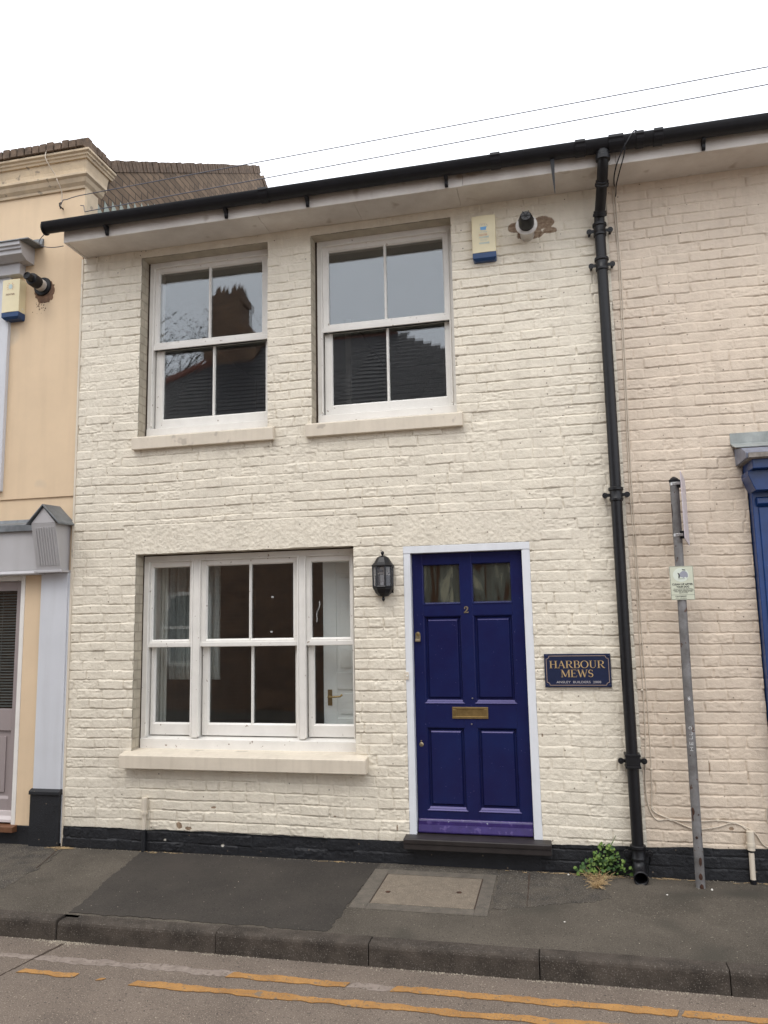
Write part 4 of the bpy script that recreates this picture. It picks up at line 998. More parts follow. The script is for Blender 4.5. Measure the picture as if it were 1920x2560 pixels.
clamp(4.600); clamp(4.335); clamp(2.640); clamp(.846, True); clamp(.262)
g = MB(); pts = [(xp, yp, .262), (xp, yp, .205), (xp, yp - .012, .175), (xp, yp - .040, .150), (xp, yp - .075, .136), (xp, yp - .105, .130)]
g.tube(pts, .040, 20, caps=False, radii=[.040, .043, .044, .044, .045, .047]); sh = g.build('shoe', CASTIRON, dp); sh.modifiers.new('solid', 'SOLIDIFY').thickness = .007

def cable(name, pts, r, material, loc, label, clips=()):
    # smooth the path
    P_ = [Vector(p) for p in pts]; out = []
    for i in range(len(P_) - 1):
        a, b, c, d_ = P_[max(i - 1, 0)], P_[i], P_[i + 1], P_[min(i + 2, len(P_) - 1)]
        for k in range(6):
            t = k / 6; out.append(.5 * ((2 * b) + (c - a) * t + (2 * a - 5 * b + 4 * c - d_) * t * t + (3 * b - a - 3 * c + d_) * t ** 3))
    out.append(P_[-1])
    if clips:
        root = thing(name, loc, label, 'cable'); MB().tube(out, r, 8).build('flex', material, root)
        for q in clips:
            MB().box(q[0] - .008, q[0] + .008, q[1] - .006, 0, q[2] - .006, q[2] + .006).build('clip', WHITEB if 0 else SILLP, root, bevel=.002)
        return root
    return MB().tube(out, r, 8).build(name, material, None, loc=loc, label=label, cat='cable')
yc = -.012
cable('wall_cable', [(1.596, yc, 4.99), (1.600, yc, 4.7), (1.606, yc, 4.4), (1.596, yc, 3.6), (1.583, yc, 2.7), (1.588, yc, 2.2), (1.583, yc, 1.7), (1.583, yc, 1.2), (1.577, yc, .95), (1.561, yc, .70), (1.566, yc, .58), (1.587, yc, .50), (1.625, yc, .458), (1.702, yc, .463), (1.833, yc, .413), (1.904, yc, .411), (2.0, yc, .430), (2.093, yc, .459), (2.15, yc, .432), (2.185, yc - .012, .405)], .0042, CABLE, (1.59, 0, .5),
      'cream cable running down beside the drainpipe, inner one with the lower loop near the pavement', clips=[(1.566, yc, .985), (1.705, yc, .463), (1.578, yc, 1.30), (2.09, yc, .459)])
cable('wall_cable', [(1.612, yc, 4.99), (1.616, yc, 4.6), (1.618, yc, 4.2), (1.607, yc, 3.6), (1.597, yc, 2.7), (1.600, yc, 2.2), (1.598, yc, 1.7), (1.606, yc, 1.15), (1.604, yc, .784), (1.593, yc, .56), (1.600, yc, .515), (1.655, yc, .485), (1.74, yc, .462), (1.9, yc, .460), (1.997, yc, .470), (2.11, yc, .452), (2.21, yc, .405), (2.26, yc, .33), (2.335, yc, .29)], .0042, CABLE, (1.61, 0, .5),
      'cream cable running down beside the drainpipe, outer one nearer the signpost', clips=[(1.604, yc, .784), (1.595, yc, .535), (1.997, yc, .470)])
cable('wall_cable', [(2.30, yc, .56), (2.292, yc, .50), (2.30, yc, .462), (2.335, yc, .452)], .0042, CABLE, (2.30, 0, .5), 'short curl of cream cable low on the wall beside the blue shopfront')
cable('black_cable', [(1.700, -.34, 5.115), (1.740, -.40, 5.122), (1.715, -.446, 5.09), (1.660, -.446, 5.01), (1.610, -.40, 4.93), (1.586, -.33, 4.87), (1.592, -.20, 4.87), (1.608, -.06, 4.93), (1.612, -.016, 4.985)], .0045, BLACKP, (1.65, -.4, 5.0), 'black cable looped over the gutter to the right of the drainpipe')
cable('black_cable', [(1.655, -.446, 5.02), (1.648, -.42, 4.95), (1.622, -.36, 4.88), (1.600, -.28, 4.82), (1.606, -.15, 4.83), (1.612, -.04, 4.86)], .0040, BLACKP, (1.62, -.4, 4.9), 'shorter black cable tail dangling under the gutter beside the drainpipe')
cable('gutter_end_wire', [(-2.94, -.36, 5.03), (-2.985, -.36, 4.985), (-3.0, -.35, 4.95), (-2.96, -.34, 4.925), (-2.88, -.325, 4.915), (-2.80, -.31, 4.925)], .0032, WIRE, (-2.9, -.35, 4.95), 'thin grey wire looping below the left end of the gutter')
# conduit right
cp = thing('conduit_pipe', (2.18, -.03, PZ), 'cream conduit pipe with a wide collar at the foot of the buff wall', 'pipe')
MB().tube([(2.178, -.034, .12), (2.180, -.034, .33)], .017, 12).tube([(2.181, -.034, .30), (2.182, -.034, .415)], .0235, 14).tube([(2.181, -.034, .325), (2.181, -.034, .345)], .0265, 14).build('upper_pipe', SILLP, cp)
MB().tube([(2.178, -.036, .07), (2.178, -.036, .122)], .0195, 12).build('lower_pipe', BLACKP, cp)
MB().tube([(2.180, -.034, .288), (2.180, -.034, .300)], .019, 12).build('rubber_ring', BLACKP, cp)

# overhead wires
ov = MB()
def catenary(a, b, sag, n=40):
    a, b = Vector(a), Vector(b); return [a.lerp(b, i / n) - Vector((0, 0, sag * 4 * (i / n) * (1 - i / n))) for i in range(n + 1)]
# both run from brackets on the peach house over the roof line to a far pole at the right
cable_a = catenary((-2.995, -.06, 5.474), (9.0, -.62, 5.475), .03)
def wire_pts(p0, p1): return catenary(p0, p1, .0)
w1 = MB().tube([(-3.06, -.02, 5.452), (-3.045, -.05, 5.455), (-3.01, -.07, 5.475), (-2.985, -.09, 5.482), (-2.94, -.10, 5.475), (-2.88, -.112, 5.478)] + catenary((-2.80, -.12, 5.480), (6.8, -.32, 5.62), -.0, 30), .0038, 6)
w1.build('overhead_wire', WIRE, None, loc=(-3, -.06, 5.47), label='upper of two thin overhead wires, knotted to a hook on the peach wall', cat='wire')
w2 = MB().tube([(-2.86, -.02, 5.452), (-2.80, -.06, 5.42)] + catenary((-2.76, -.10, 5.335), (6.8, -.32, 5.51), -.0, 30), .0038, 6)
w2.build('overhead_wire', WIRE, None, loc=(-2.9, -.06, 5.4), label='lower of two thin overhead wires, starting close above the gutter', cat='wire')
hk = MB().tube([(-3.045, 0, 5.455), (-3.045, -.05, 5.455), (-3.045, -.055, 5.48), (-3.035, -.045, 5.49)], .006, 8)
hk.build('wall_hook', CASTIRON, None, loc=(-3.045, 0, 5.455), label='small iron hook in the peach wall holding the overhead wire', cat='hook')
cable('stucco_wire', [(-3.16, -.09, 6.00), (-3.165, -.11, 5.93), (-3.155, -.105, 5.87), (-3.10, -.04, 5.75), (-3.055, -.085, 5.68), (-3.045, -.03, 5.60), (-3.05, -.02, 5.50), (-3.055, -.02, 5.45)], .0042, CABLE, (-3.1, -.05, 5.6), 'cream wire hanging down over the stucco cornice of the peach house')

# alarm boxes
def alarm_box(name, x0, x1, z0, z1, zb, yf, label, art):
    r_ = thing(name, ((x0 + x1) / 2, 0, zb), label, 'alarm box', 'burglar alarm boxes on the walls')
    c = MB(); xm = (x0 + x1) / 2
    pts = [(x0, 0), (x0, yf + .006)] + [(x0 + (x1 - x0) * k / 8, yf - .006 * math.sin(math.pi * k / 8)) for k in range(9)] + [(x1, yf + .006), (x1, 0)]
    c.prism(pts, zb + .06, z1, 'z'); c.build('cover', YEL, r_, bevel=.002)
    b_ = MB(); q = .018
    zz = zb + .06
    b_.add([(x0, 0, zz), (x0, yf - .002, zz), (x1, yf - .002, zz), (x1, 0, zz), (x0 + .004, 0, zb), (x0 + q, yf + .020, zb), (x1 - q, yf + .020, zb), (x1 - .004, 0, zb), (x0, yf + .0, zb + .018), (x1, yf + .0, zb + .018), (x0, 0, zb + .018), (x1, 0, zb + .018)],
           [(0, 1, 2, 3), (4, 7, 6, 5), (1, 8, 9, 2), (8, 5, 6, 9), (0, 10, 8, 1), (10, 4, 5, 8), (2, 9, 11, 3), (9, 6, 7, 11)])
    b_.build('blue_lens', BLUP, r_, bevel=.0015)
    for q_, a_ in ((x1, 1), (x0, -1)): MB().lathe([(.005, 0), (.005, .004)], (q_, yf * .45, zb + .095), (a_, 0, 0), 8).build('side_screw', WHITEB, r_)
    art(r_, xm, yf - .0072)
    return r_
def art_right(r_, xm, y):
    f = MB()   # outlined fist over a blue cuff
    base = [(-.022, 4.718), (-.024, 4.738), (-.026, 4.742), (.026, 4.744), (.020, 4.730), (.019, 4.716)]
    f.add([(xm + a, y, b) for a, b in base], [tuple(range(len(base)))]); f.build('blue_cuff', INKB, r_)
    f = MB()
    for k in range(4): stroke(f, arc(xm - .021 + k * .0125, 4.757, .0065, .013, 200, -20, 8), [.0011] * 9, y)
    stroke(f, arc(xm + .022, 4.750, .011, .008, 110, -90, 8), [.0011] * 9, y)
    f.build('outline_art', INKG, r_)
    f = MB(); put_text(f, 'crime', .024, xm, 4.695, y, width=.055); f.build('faded_script', INKF, r_)
    f = MB(); put_text(f, 'FIGHTER', .019, xm - .004, 4.672, y, width=.062, bold=.0003); f.build('red_lettering', INKR, r_)
    f = MB(); put_text(f, 'ALARMS', .020, xm + .003, 4.653, y, width=.074, bold=.0005); f.build('blue_lettering', INKF, r_)
    f = MB(); put_text(f, '000008', .020, xm + .003, 4.605, y, width=.076, bold=.0005); put_text(f, '01227', .018, xm, 4.630, y, width=.05); f.build('faded_number', INKF, r_)
alarm_box('alarm_box', .551, .728, 0, 4.835, 4.480, -.062, 'yellow alarm box with a blue base and fist emblem, right of the upper windows', art_right)
def art_left(r_, xm, y):
    f = MB(); f.add([(xm + .020 * math.cos(t * .5236), y, 4.745 + .022 * math.sin(t * .5236)) for t in range(12)], [tuple(range(12))]); f.build('pale_disc', INKF, r_)
    for k in range(9):
        f = MB(); t = math.radians(-40 + k * 33 - 5)
        if 60 < (-45 + k * 33) % 360 < 120: continue
        c, s_ = math.cos(t), math.sin(t); a = (xm + .027 * c, 4.745 + .029 * s_); b = (xm + .040 * c, 4.745 + .043 * s_)
        stroke(f, [a, b], [.007, .001], y); f.build('sun_ray', INKR, r_)
    f = MB(); put_text(f, 'FIGHTER', .020, xm, 4.668, y, width=.088, bold=.0006); f.build('lettering', mat('brown_ink', (.30, .21, .14), .5), r_)
alarm_box('alarm_box', -3.555, -3.385, 0, 4.812, 4.455, -.085, 'yellow alarm box with a blue base and sun emblem on the peach house', art_left)

# flues
fr = thing('boiler_flue', (.96, 0, 4.67), 'white and black boiler flue sticking out where the cream paint has flaked off', 'flue', 'boiler flues')
MB().tube([(.962, 0, 4.662), (.962, -.155, 4.668)], .052, 24).build('white_pipe', WHPL, fr)
MB().lathe([(.050, 0), (.078, .004), (.080, .010), (.078, .016), (.055, .022)], (.962, -.140, 4.668), (0, -1, .04), 28).build('collar', WHPL, fr)
g = MB().lathe([(.056, 0), (.056, .05), (.048, .07), (.042, .11), (.034, .12)], (.962, -.152, 4.669), (0, -1, .08), 24)
g.build('terminal', CASTIRON, fr)
g = MB()
for k in range(6):
    t = math.radians(60 * k); g.tube([(.962, -.274, 4.679), (.962 + .040 * math.cos(t), -.272, 4.679 + .040 * math.sin(t)), (.962 + .056 * math.cos(t), -.215, 4.674 + .056 * math.sin(t))], .0025, 6)
g.build('terminal_guard', BLACKP, fr)
fl_ = thing('boiler_flue', (-3.21, 0, 4.75), 'white and black boiler flue angled out of a brown patch on the peach house', 'flue', 'boiler flues')
ax = Vector((.0, -1, .04)).normalized(); b0 = Vector((-3.215, 0, 4.752))
MB().lathe([(.085, 0), (.085, .006), (.080, .016), (.056, .020)], b0, ax, 26).build('wall_flange', BLACKP, fl_)
MB().tube([b0, b0 + ax * .085], .052, 22).build('white_pipe', WHPL, fl_)
MB().lathe([(.054, .075), (.055, .082), (.055, .150), (.050, .160), (.036, .162), (.034, .170), (.034, .215), (.028, .220), (.020, .212)], b0, ax, 22).build('terminal', BLACKP, fl_)
# exposed brown ring on the render round that flue
rr = random.Random(9); pts = []
for k in range(40):
    t = 2 * math.pi * k / 40; rad = 1 + rr.uniform(-.10, .10)
    pts.append((-3.195 + .098 * rad * math.cos(t), 4.715 + .108 * rad * math.sin(t) * (1.1 if math.sin(t) < 0 else .85)))
MB().prism(pts, -.004, .001, 'y').build('flaked_patch', mat('flaked_brown_render', (.24, .14, .085), .95, col2=(.13, .075, .05), vscale=28, bump=.004, bscale=60), ph)
g = MB()
for k in range(26):
    x = -3.24 + rr.gauss(0, .035); z = 4.585 + rr.gauss(0, .03) - abs(rr.gauss(0, .02)); s_ = rr.uniform(.002, .007)
    g.prism([(x - s_, z), (x, z - s_), (x + s_ * .8, z), (x, z + s_ * 1.3)], -.0015, .001, 'y')
g.build('flaked_spot', mat('dark_flake', (.16, .09, .06), .95), ph)

# lantern
ln = thing('wall_lantern', (-.205, -.0, 2.1), 'black half-round wall lantern beside the door with a spiral bulb', 'lantern')
lx, ly = -.200, -.075
def hexring(cx, cy, rx, ry, z, n=8):
    """flat-backed octagonal half ring"""
    a = [math.radians(t) for t in (180, 205, 245, 295, 335, 360)]
    return [(cx + rx * math.cos(t), cy + ry * math.sin(t), z) for t in a] + [(cx + rx * .92, -.003, z), (cx - rx * .92, -.003, z)]
def loft(rings, caps=True):
    m_ = MB(); n = len(rings[0]); vs = [v for r in rings for v in r]
    fs = [(i * n + k, i * n + (k + 1) % n, (i + 1) * n + (k + 1) % n, (i + 1) * n + k) for i in range(len(rings) - 1) for k in range(n)]
    if caps: fs += [tuple(range(n))[::-1], tuple(range((len(rings) - 1) * n, len(rings) * n))]
    return m_.add(vs, fs)
cy_ = -.045
m_ = loft([hexring(lx, cy_, r, r * .95, z) for r, z in ((.084, 2.196), (.086, 2.203), (.080, 2.208), (.064, 2.225), (.052, 2.246), (.042, 2.262), (.022, 2.272), (.010, 2.276))]); m_.build('roof', CASTIRON, ln, bevel=.0015)
MB().lathe([(.008, 0), (.007, .008), (.012, .018), (.013, .026), (.009, .034), (.002, .038)], (lx, cy_, 2.272), (0, 0, 1), 12).build('finial', CASTIRON, ln)
m_ = loft([hexring(lx, cy_, r, r * .95, z) for r, z in ((.074, 2.044), (.076, 2.030), (.070, 2.026), (.062, 2.010), (.060, 2.004), (.052, 1.994), (.046, 1.990), (.036, 1.978), (.012, 1.974))]); m_.build('base', CASTIRON, ln, bevel=.0015)
MB().lathe([(.012, 0), (.008, .008), (.012, .018), (.010, .028), (.002, .038)], (lx, cy_, 1.976), (0, 0, -1), 12).build('pendant', CASTIRON, ln)
m_ = MB()
ra, rb = hexring(lx, cy_, .074, .070, 2.044), hexring(lx, cy_, .076, .072, 2.196)
for k in range(6):
    m_.tube([ra[k], rb[k]], .0062, 6)
for k in range(5):
    for q0, q1 in ((ra[k], ra[k + 1]), (rb[k], rb[k + 1])):
        m_.tube([q0, q1], .0075, 6)
m_.box(lx - .070, lx + .070, -.008, -.001, 2.0, 2.20)
m_.build('cage', CASTIRON, ln)
m_ = MB()
for k in range(5): m_.add([ra[k], ra[k + 1], rb[k + 1], rb[k]], [(0, 1, 2, 3)])
m_.build('glass', LGLASS, ln)
m_ = MB(); sp = [(lx - .008 + .013 * math.cos(t * .55), cy_ + .013 * math.sin(t * .55), 2.082 + t * .00085) for t in range(0, 60)]
m_.tube(sp, .0042, 6); m_.lathe([(.013, 0), (.013, .022)], (lx - .008, cy_, 2.058), (0, 0, 1), 12); m_.build('bulb', WHITEB, ln)

# plaque
pq = thing('house_plaque', (1.159, 0, 1.43), 'navy plaque with raised gold lettering HARBOUR MEWS between door and drainpipe', 'plaque')
px0, px1, pz0, pz1, py = .937, 1.383, 1.319, 1.546, -.026
MB().box(px0, px1, py, -.004, pz0, pz1).build('plate', PLAQ, pq, bevel=.002)
m_ = MB(); i_ = .014; c_r = .020
xa_, xb_, za_, zb_ = px0 + i_, px1 - i_, pz0 + i_, pz1 - i_
wd = .0038
for pts in ([(xa_ + c_r, zb_), (xb_ - c_r, zb_)], [(xa_ + c_r, za_), (xb_ - c_r, za_)], [(xa_, za_ + c_r), (xa_, zb_ - c_r)], [(xb_, za_ + c_r), (xb_, zb_ - c_r)]): stroke(m_, pts, [wd, wd], py, .002)
for cx_, cz_, a0 in ((xa_, zb_, 270), (xb_, zb_, 180), (xb_, za_, 90), (xa_, za_, 0)): stroke(m_, arc(cx_, cz_, c_r, c_r, a0, a0 + 90, 8), [wd] * 9, py, .002)
m_.build('border', PINKG, pq)
BSCR = mat('blue_screw', (.03, .04, .10), .25, metal=.4)
for cx_, cz_ in ((xa_, zb_), (xb_, zb_), (xb_, za_), (xa_, za_)): MB().lathe([(.0075, 0), (.006, .003), (.002, .0045)], (cx_, py, cz_), (0, -1, 0), 12).build('screw', BSCR, pq)
# serif capitals from strokes: (list of (points, widths)) on a unit-height body
def serif(mb, ch, x, z, h, y, d_):
    T, t = .135, .045; s = []
    def st(pts, ws): s.append((pts, ws))
    def sf_(x_, z_, w=.26): st([(x_ - w / 2, z_), (x_ + w / 2, z_)], [.04, .04])
    if ch == 'H':
        W = .86; st([(.17, 0), (.17, 1)], [T, T]); st([(.69, 0), (.69, 1)], [T, T]); st([(.17, .52), (.69, .52)], [t, t]); [sf_(a, b, .32) for a in (.17, .69) for b in (.02, .98)]
    elif ch == 'A':
        W = .84; st([(.12, 0), (.42, 1)], [t, t]); st([(.42, 1), (.72, 0)], [T * .9, T]); st([(.22, .34), (.62, .34)], [t, t]); sf_(.12, .02, .24); sf_(.72, .02, .28)
    elif ch == 'R':
        W = .82; st([(.17, 0), (.17, 1)], [T, T]); sf_(.17, .02, .32); sf_(.13, .98, .2); p_ = [(.17, .98)] + arc(.42, .74, .21, .24, 90, -90, 10) + [(.17, .50)]; st(p_, [t, t] + [t, .07, .11, T, T, T, .11, .07, t, t][:10] + [t]); st([(.36, .52), (.62, .10), (.74, .02), (.82, .02)], [.06, T, .07, .04])
    elif ch == 'B':
        W = .74; st([(.17, 0), (.17, 1)], [T, T]); sf_(.13, .02, .2); sf_(.13, .98, .2)
        p_ = [(.17, .98)] + arc(.40, .76, .18, .22, 90, -90, 10) + [(.17, .54)]; st(p_, [t] * 3 + [.07, .10, .12, .12, .12, .10, .07] + [t] * 3)
        p_ = [(.17, .53)] + arc(.42, .275, .22, .255, 90, -90, 10) + [(.17, .02)]; st(p_, [t] * 3 + [.08, .11, T, T, T, .11, .08] + [t] * 3)
    elif ch == 'O':
        W = .88; p_ = arc(.43, .5, .355, .48, 90, 450, 28); st(p_, [t + (T - t) * abs(math.cos(math.radians(90 + 360 * k / 28))) ** 1.4 for k in range(29)])
    elif ch == 'U':
        W = .86; p_ = [(.19, 1), (.19, .34)] + arc(.43, .30, .24, .27, 180, 360, 12) + [(.67, .34), (.67, 1)]; st(p_, [T, T] + [T, .12, .10, .09, .07, .05] + [t] * 9); sf_(.19, .98, .32); sf_(.67, .98, .24)
    elif ch == 'M':
        W = 1.06; st([(.16, 0), (.16, 1)], [t, t]); st([(.16, 1), (.53, .05)], [T, T]); st([(.53, .05), (.88, 1)], [t, t]); st([(.90, 0), (.90, 1)], [T, T]); sf_(.16, .02, .24); sf_(.90, .02, .30); sf_(.12, .98, .18); sf_(.92, .98, .24)
    elif ch == 'E':
        W = .74; st([(.17, 0), (.17, 1)], [T, T]); st([(.05, .98), (.62, .98), (.64, .78)], [t, t, .03]); st([(.05, .02), (.64, .02), (.69, .24)], [t, t, .03]); st([(.17, .52), (.48, .52)], [t, t]); st([(.48, .42), (.48, .62)], [t, t])
    elif ch == 'W':
        W = 1.12; st([(.10, 1), (.36, 0)], [T, T]); st([(.36, 0), (.56, .98)], [t, t]); st([(.54, 1), (.78, 0)], [T, T]); st([(.78, 0), (1.02, 1)], [t, t]); sf_(.10, .98, .26); sf_(.54, .98, .2); sf_(1.02, .98, .2)
    elif ch == 'S':
        W = .62; p_ = arc(.30, .74, .19, .23, 20, 250, 12) + arc(.30, .26, .21, .24, 80, -160, 12); st(p_, [t, t, t, .06, .07, .08, .09, .10, .11, .12, .13, .13, .13, .13, .13, .13, .12, .11, .10, .08, .07, .06, t, t, t, t]); st([(.50, .74), (.50, .96)], [.03, .03]); st([(.09, .04), (.09, .26)], [.03, .03])
    for pts, ws in s: stroke(mb, [(x + a * h, z + b * h) for a, b in pts], [w * h for w in ws[:len(pts)]], y, d_)
    return W * h
def serif_word(mb, word, xc, z, h, y, d_, width):
    tmp = MB(); w = sum(serif(tmp, c, 0, 0, h, 0, 0) for c in word); k = width / w; t = MB(); x = 0
    for c in word: x += serif(t, c, x, z, h, y, d_)
    o = len(mb.v); mb.add([(xc + (a - w / 2) * k, b, c) for a, b, c in t.v], t.f)
m_ = MB(); xm = (px0 + px1) / 2
serif_word(m_, 'HARBOUR', xm - .002, 1.449, .050, py, .002, .375)
serif_word(m_, 'MEWS', xm - .004, 1.388, .050, py, .002, .222)
m_.build('lettering', GOLD, pq)
m_ = MB(); put_text(m_, 'ANSLEY  BUILDERS  2000', .0215, xm + .004, 1.347, py - .001, width=.298, bold=.0001); m_.build('small_lettering', mat('pale_grey_lettering', (.46, .43, .44), .5), pq)

# signpost
sp_ = thing('signpost', (1.842, -.15, PZ), 'weathered grey steel post with rust spots standing in the pavement', 'signpost')
pb_, pt_ = Vector((1.842, -.15, .06)), Vector((1.858, -.155, 2.70)); pr_ = .029
def pole_at(z): return pb_ + (pt_ - pb_) * ((z - pb_.z) / (pt_.z - pb_.z))
MB().tube([pb_, pole_at(1.4), pt_], pr_, 24).build('post', GALV, sp_)
MB().lathe([(pr_ + .004, -.01), (pr_ + .005, .004), (.022, .016), (.010, .024), (.004, .027)], pt_, (0, 0, 1), 20).build('cap', BLACKP, sp_)
for z in (2.675, 2.328):
    m_ = MB(); c = pole_at(z); m_.lathe([(pr_ + .001, -.011), (pr_ + .0035, -.010), (pr_ + .0035, .010), (pr_ + .001, .011)], c, (0, 0, 1), 20); m_.box(c.x + .005, c.x + .030, c.y - pr_ - .014, c.y - pr_ + .004, z - .009, z + .009); m_.build('band', STEEL, sp_, bevel=.001)
m_ = MB(); rr = random.Random(31)
def wrap(pts_uv, off=.0008):
    """(angle offset in metres round the post, z) -> 3-D points on the post surface"""
    o_ = []
    for u, z in pts_uv:
        c = pole_at(z); t = math.radians(-98) + u / pr_; o_.append((c.x + (pr_ + off) * math.cos(t), c.y + (pr_ + off) * math.sin(t), z))
    return o_
def blotch(u, z, ru, rz, seed):
    m_ = MB(); r2 = random.Random(seed); pts = [(u + ru * math.cos(2 * math.pi * k / 12) * r2.uniform(.75, 1.1), z + rz * math.sin(2 * math.pi * k / 12) * r2.uniform(.75, 1.1)) for k in range(12)]
    m_.add(wrap(pts) + wrap([(u, z)], .0022), [(k, (k + 1) % 12, 12) for k in range(12)]); m_.build('rust_spot', RUST, sp_)
for k, (u, z, a, b) in enumerate([(-.018, .560, .011, .026), (-.022, .520, .006, .03), (.016, .540, .006, .006), (-.004, .400, .0085, .010), (.034, .418, .008, .014), (.008, .255, .010, .028), (.004, .165, .012, .022), (.006, .105, .014, .02), (-.012, .905, .004, .007), (-.030, 2.50, .006, .05), (-.016, 2.255, .004, .005), (-.010, 2.175, .004, .006)]): blotch(u, z, a, b, k)
m_ = MB()
def ribbon(pts, w=.0013):
    P_ = [Vector(q) for q in pts]
    for a, b in zip(P_[:-1], P_[1:]):
        t = (b - a).normalized(); n_ = Vector((-t.y, t.x)) * w
        m_.add(wrap([tuple(a + n_), tuple(b + n_), tuple(b - n_), tuple(a - n_)], .0012), [(0, 1, 2, 3)])
def rot_letter(ch, z):      # letters read upwards: letter x axis -> +z, letter y axis -> -u
    G_ = {'H': [[(0, 0), (0, 1)], [(.7, 0), (.7, 1)], [(0, .5), (.7, .5)]], 'E': [[(.6, 0), (0, 0), (0, 1), (.6, 1)], [(0, .5), (.5, .5)]], 'L': [[(0, 1), (0, 0), (.6, 0)]], 'O': [[(.1, .7), (.35, 1), (.65, .7), (.65, .3), (.35, 0), (.1, .3)]]}
    for pl in G_[ch]: ribbon([(.009 - .018 * b, z + .028 * a) for a, b in pl])
for ch, z in (('H', .935), ('E', .972), ('L', 1.008), ('L', 1.034), ('O', 1.066)): rot_letter(ch, z)
for k in range(3):
    t = math.radians(60 * k + 15); ribbon([(.004 - .009 * math.cos(t), 1.262 - .014 * math.sin(t)), (.004 + .009 * math.cos(t), 1.262 + .014 * math.sin(t))])
m_.build('scratched_writing', mat('white_scratch', (.72, .72, .72), .7), sp_)

ds = thing('dog_sign', (1.858, -.19, 2.01), 'pale cream notice reading CLEAN UP AFTER YOUR DOG fixed to the post', 'sign')
sx0, sx1, sz0, sz1, sy = 1.783, 1.932, 1.898, 2.120, -.186
def rrect(x0, x1, z0, z1, r, n=5):
    o_ = []
    for cx_, cz_, a0 in ((x1 - r, z1 - r, 0), (x0 + r, z1 - r, 90), (x0 + r, z0 + r, 180), (x1 - r, z0 + r, 270)): o_ += arc(cx_, cz_, r, r, a0, a0 + 90, n)
    return o_
MB().prism(rrect(sx0, sx1, sz0, sz1, .006), sy, sy + .003, 'y').build('plate', SIGNC, ds)
m_ = MB(); rp = rrect(sx0 + .0025, sx1 - .0025, sz0 + .0025, sz1 - .0025, .005); stroke(m_, rp + rp[:1], [.0014] * (len(rp) + 1), sy, .0006)
stroke(m_, [(sx0 + .003, 1.931), (sx1 - .003, 1.931)], [.0014] * 2, sy, .0006)
yt = sy - .0008; sxm = (sx0 + sx1) / 2
put_text(m_, 'CLEAN UP AFTER', .0165, sxm + .001, 1.9945, yt, width=.130, bold=.0006); put_text(m_, 'YOUR DOG', .0165, sxm + .003, 1.978, yt, width=.080, bold=.0006)
for k, tx in enumerate(('ON ALL FOOTPATHS, FOOTWAYS,', 'GRASS VERGES, PEDESTRIANISED', 'AREAS AND GUTTERS OF THE', 'ABOVE ROADS')):
    put_text(m_, tx, .0075, sxm + .004, 1.9665 - k * .0085, yt, width=(.118, .128, .112, .055)[k], bold=.0002)
put_text(m_, 'CANTERBURY', .0095, sxm - .012, 1.918, yt, width=.072, bold=.0003); put_text(m_, 'CITY COUNCIL', .0085, sxm - .012, 1.906, yt, width=.070, bold=.0001)
m_.build('lettering', INK, ds)
m_ = MB(); cx_, cz_ = sxm - .004, 2.062; m_.add([(cx_ + .050 * math.cos(math.radians(t)), yt, cz_ + .046 * math.sin(math.radians(t))) for t in range(0, 360, 15)], [tuple(range(24))]); m_.build('pale_roundel', INKP, ds)
m_ = MB(); bx, bz = cx_ + .015, cz_ + .002       # grey bush or pile shape
m_.add([(bx + a * 1.05, yt - .0006, bz + b) for a, b in [(-.026, -.008), (-.020, .010), (-.006, .022), (.008, .024), (.020, .016), (.027, .002), (.027, -.014), (.020, -.022), (.014, -.016), (.006, -.018), (.002, -.024), (-.006, -.018), (-.016, -.016)]], [tuple(range(13))])
stroke(m_, [(bx + .020, bz - .02), (bx + .026, bz - .036)], [.002, .001], yt - .0006); m_.build('grey_shape', INKG, ds)
m_ = MB(); ax_, az_ = cx_ - .014, cz_ - .008      # small black standing figure and dog
stroke(m_, [(ax_ - .006, az_ + .022), (ax_ + .001, az_ + .014), (ax_ + .003, az_ + .002), (ax_ - .003, az_ - .012)], [.003, .008, .007, .003], yt - .0012)
stroke(m_, [(ax_ + .004, az_ + .003), (ax_ + .004, az_ - .012)], [.004, .003], yt - .0012)
gx, gz = cx_ + .020, cz_ + .032
stroke(m_, [(gx - .010, gz + .007), (gx - .007, gz + .001), (gx + .006, gz), (gx + .010, gz - .003)], [.003, .006, .006, .003], yt - .0012)
stroke(m_, [(cx_ - .020, cz_ - .026), (cx_ + .022, cz_ - .026)], [.0018, .0018], yt - .0012)
m_.build('black_figures', INK, ds)

ps = thing('parking_plate', (1.905, -.18, 2.5), 'tall pale sign plate seen nearly edge-on at the top of the post', 'sign')
A_, B_ = Vector((1.878, -.300, 0)), Vector((1.942, -.055, 0)); zt_, zb_ = (2.742, 2.712), (2.288, 2.262)
ev = (B_ - A_).normalized(); nv = Vector((-ev.y, ev.x, 0)) * .0025      # towards the left (seen) face
if nv.x > 0: nv = -nv
def plate_pt(u, v):   # u 0..1 near to far, v 0..1 bottom to top
    q = A_.lerp(B_, u); z = (zb_[0] * (1 - u) + zb_[1] * u) * (1 - v) + (zt_[0] * (1 - u) + zt_[1] * u) * v; return Vector((q.x, q.y, z))
m_ = MB(); c4 = [plate_pt(*q) for q in ((.03, 0), (.97, 0), (1, .02), (1, .98), (.97, 1), (.03, 1), (0, .98), (0, .02))]
m_.add([q + nv for q in c4] + [q - nv for q in c4], [tuple(range(8)), tuple(range(8, 16))[::-1]] + [(k, (k + 1) % 8, 8 + (k + 1) % 8, 8 + k) for k in range(8)]); m_.build('plate', PLATE, ps)
m_ = MB()
def pq_(u0, u1, v0, v1): m_.add([plate_pt(a, b) + nv * 1.25 for a, b in ((u0, v0), (u1, v0), (u1, v1), (u0, v1))], [(0, 1, 2, 3)])
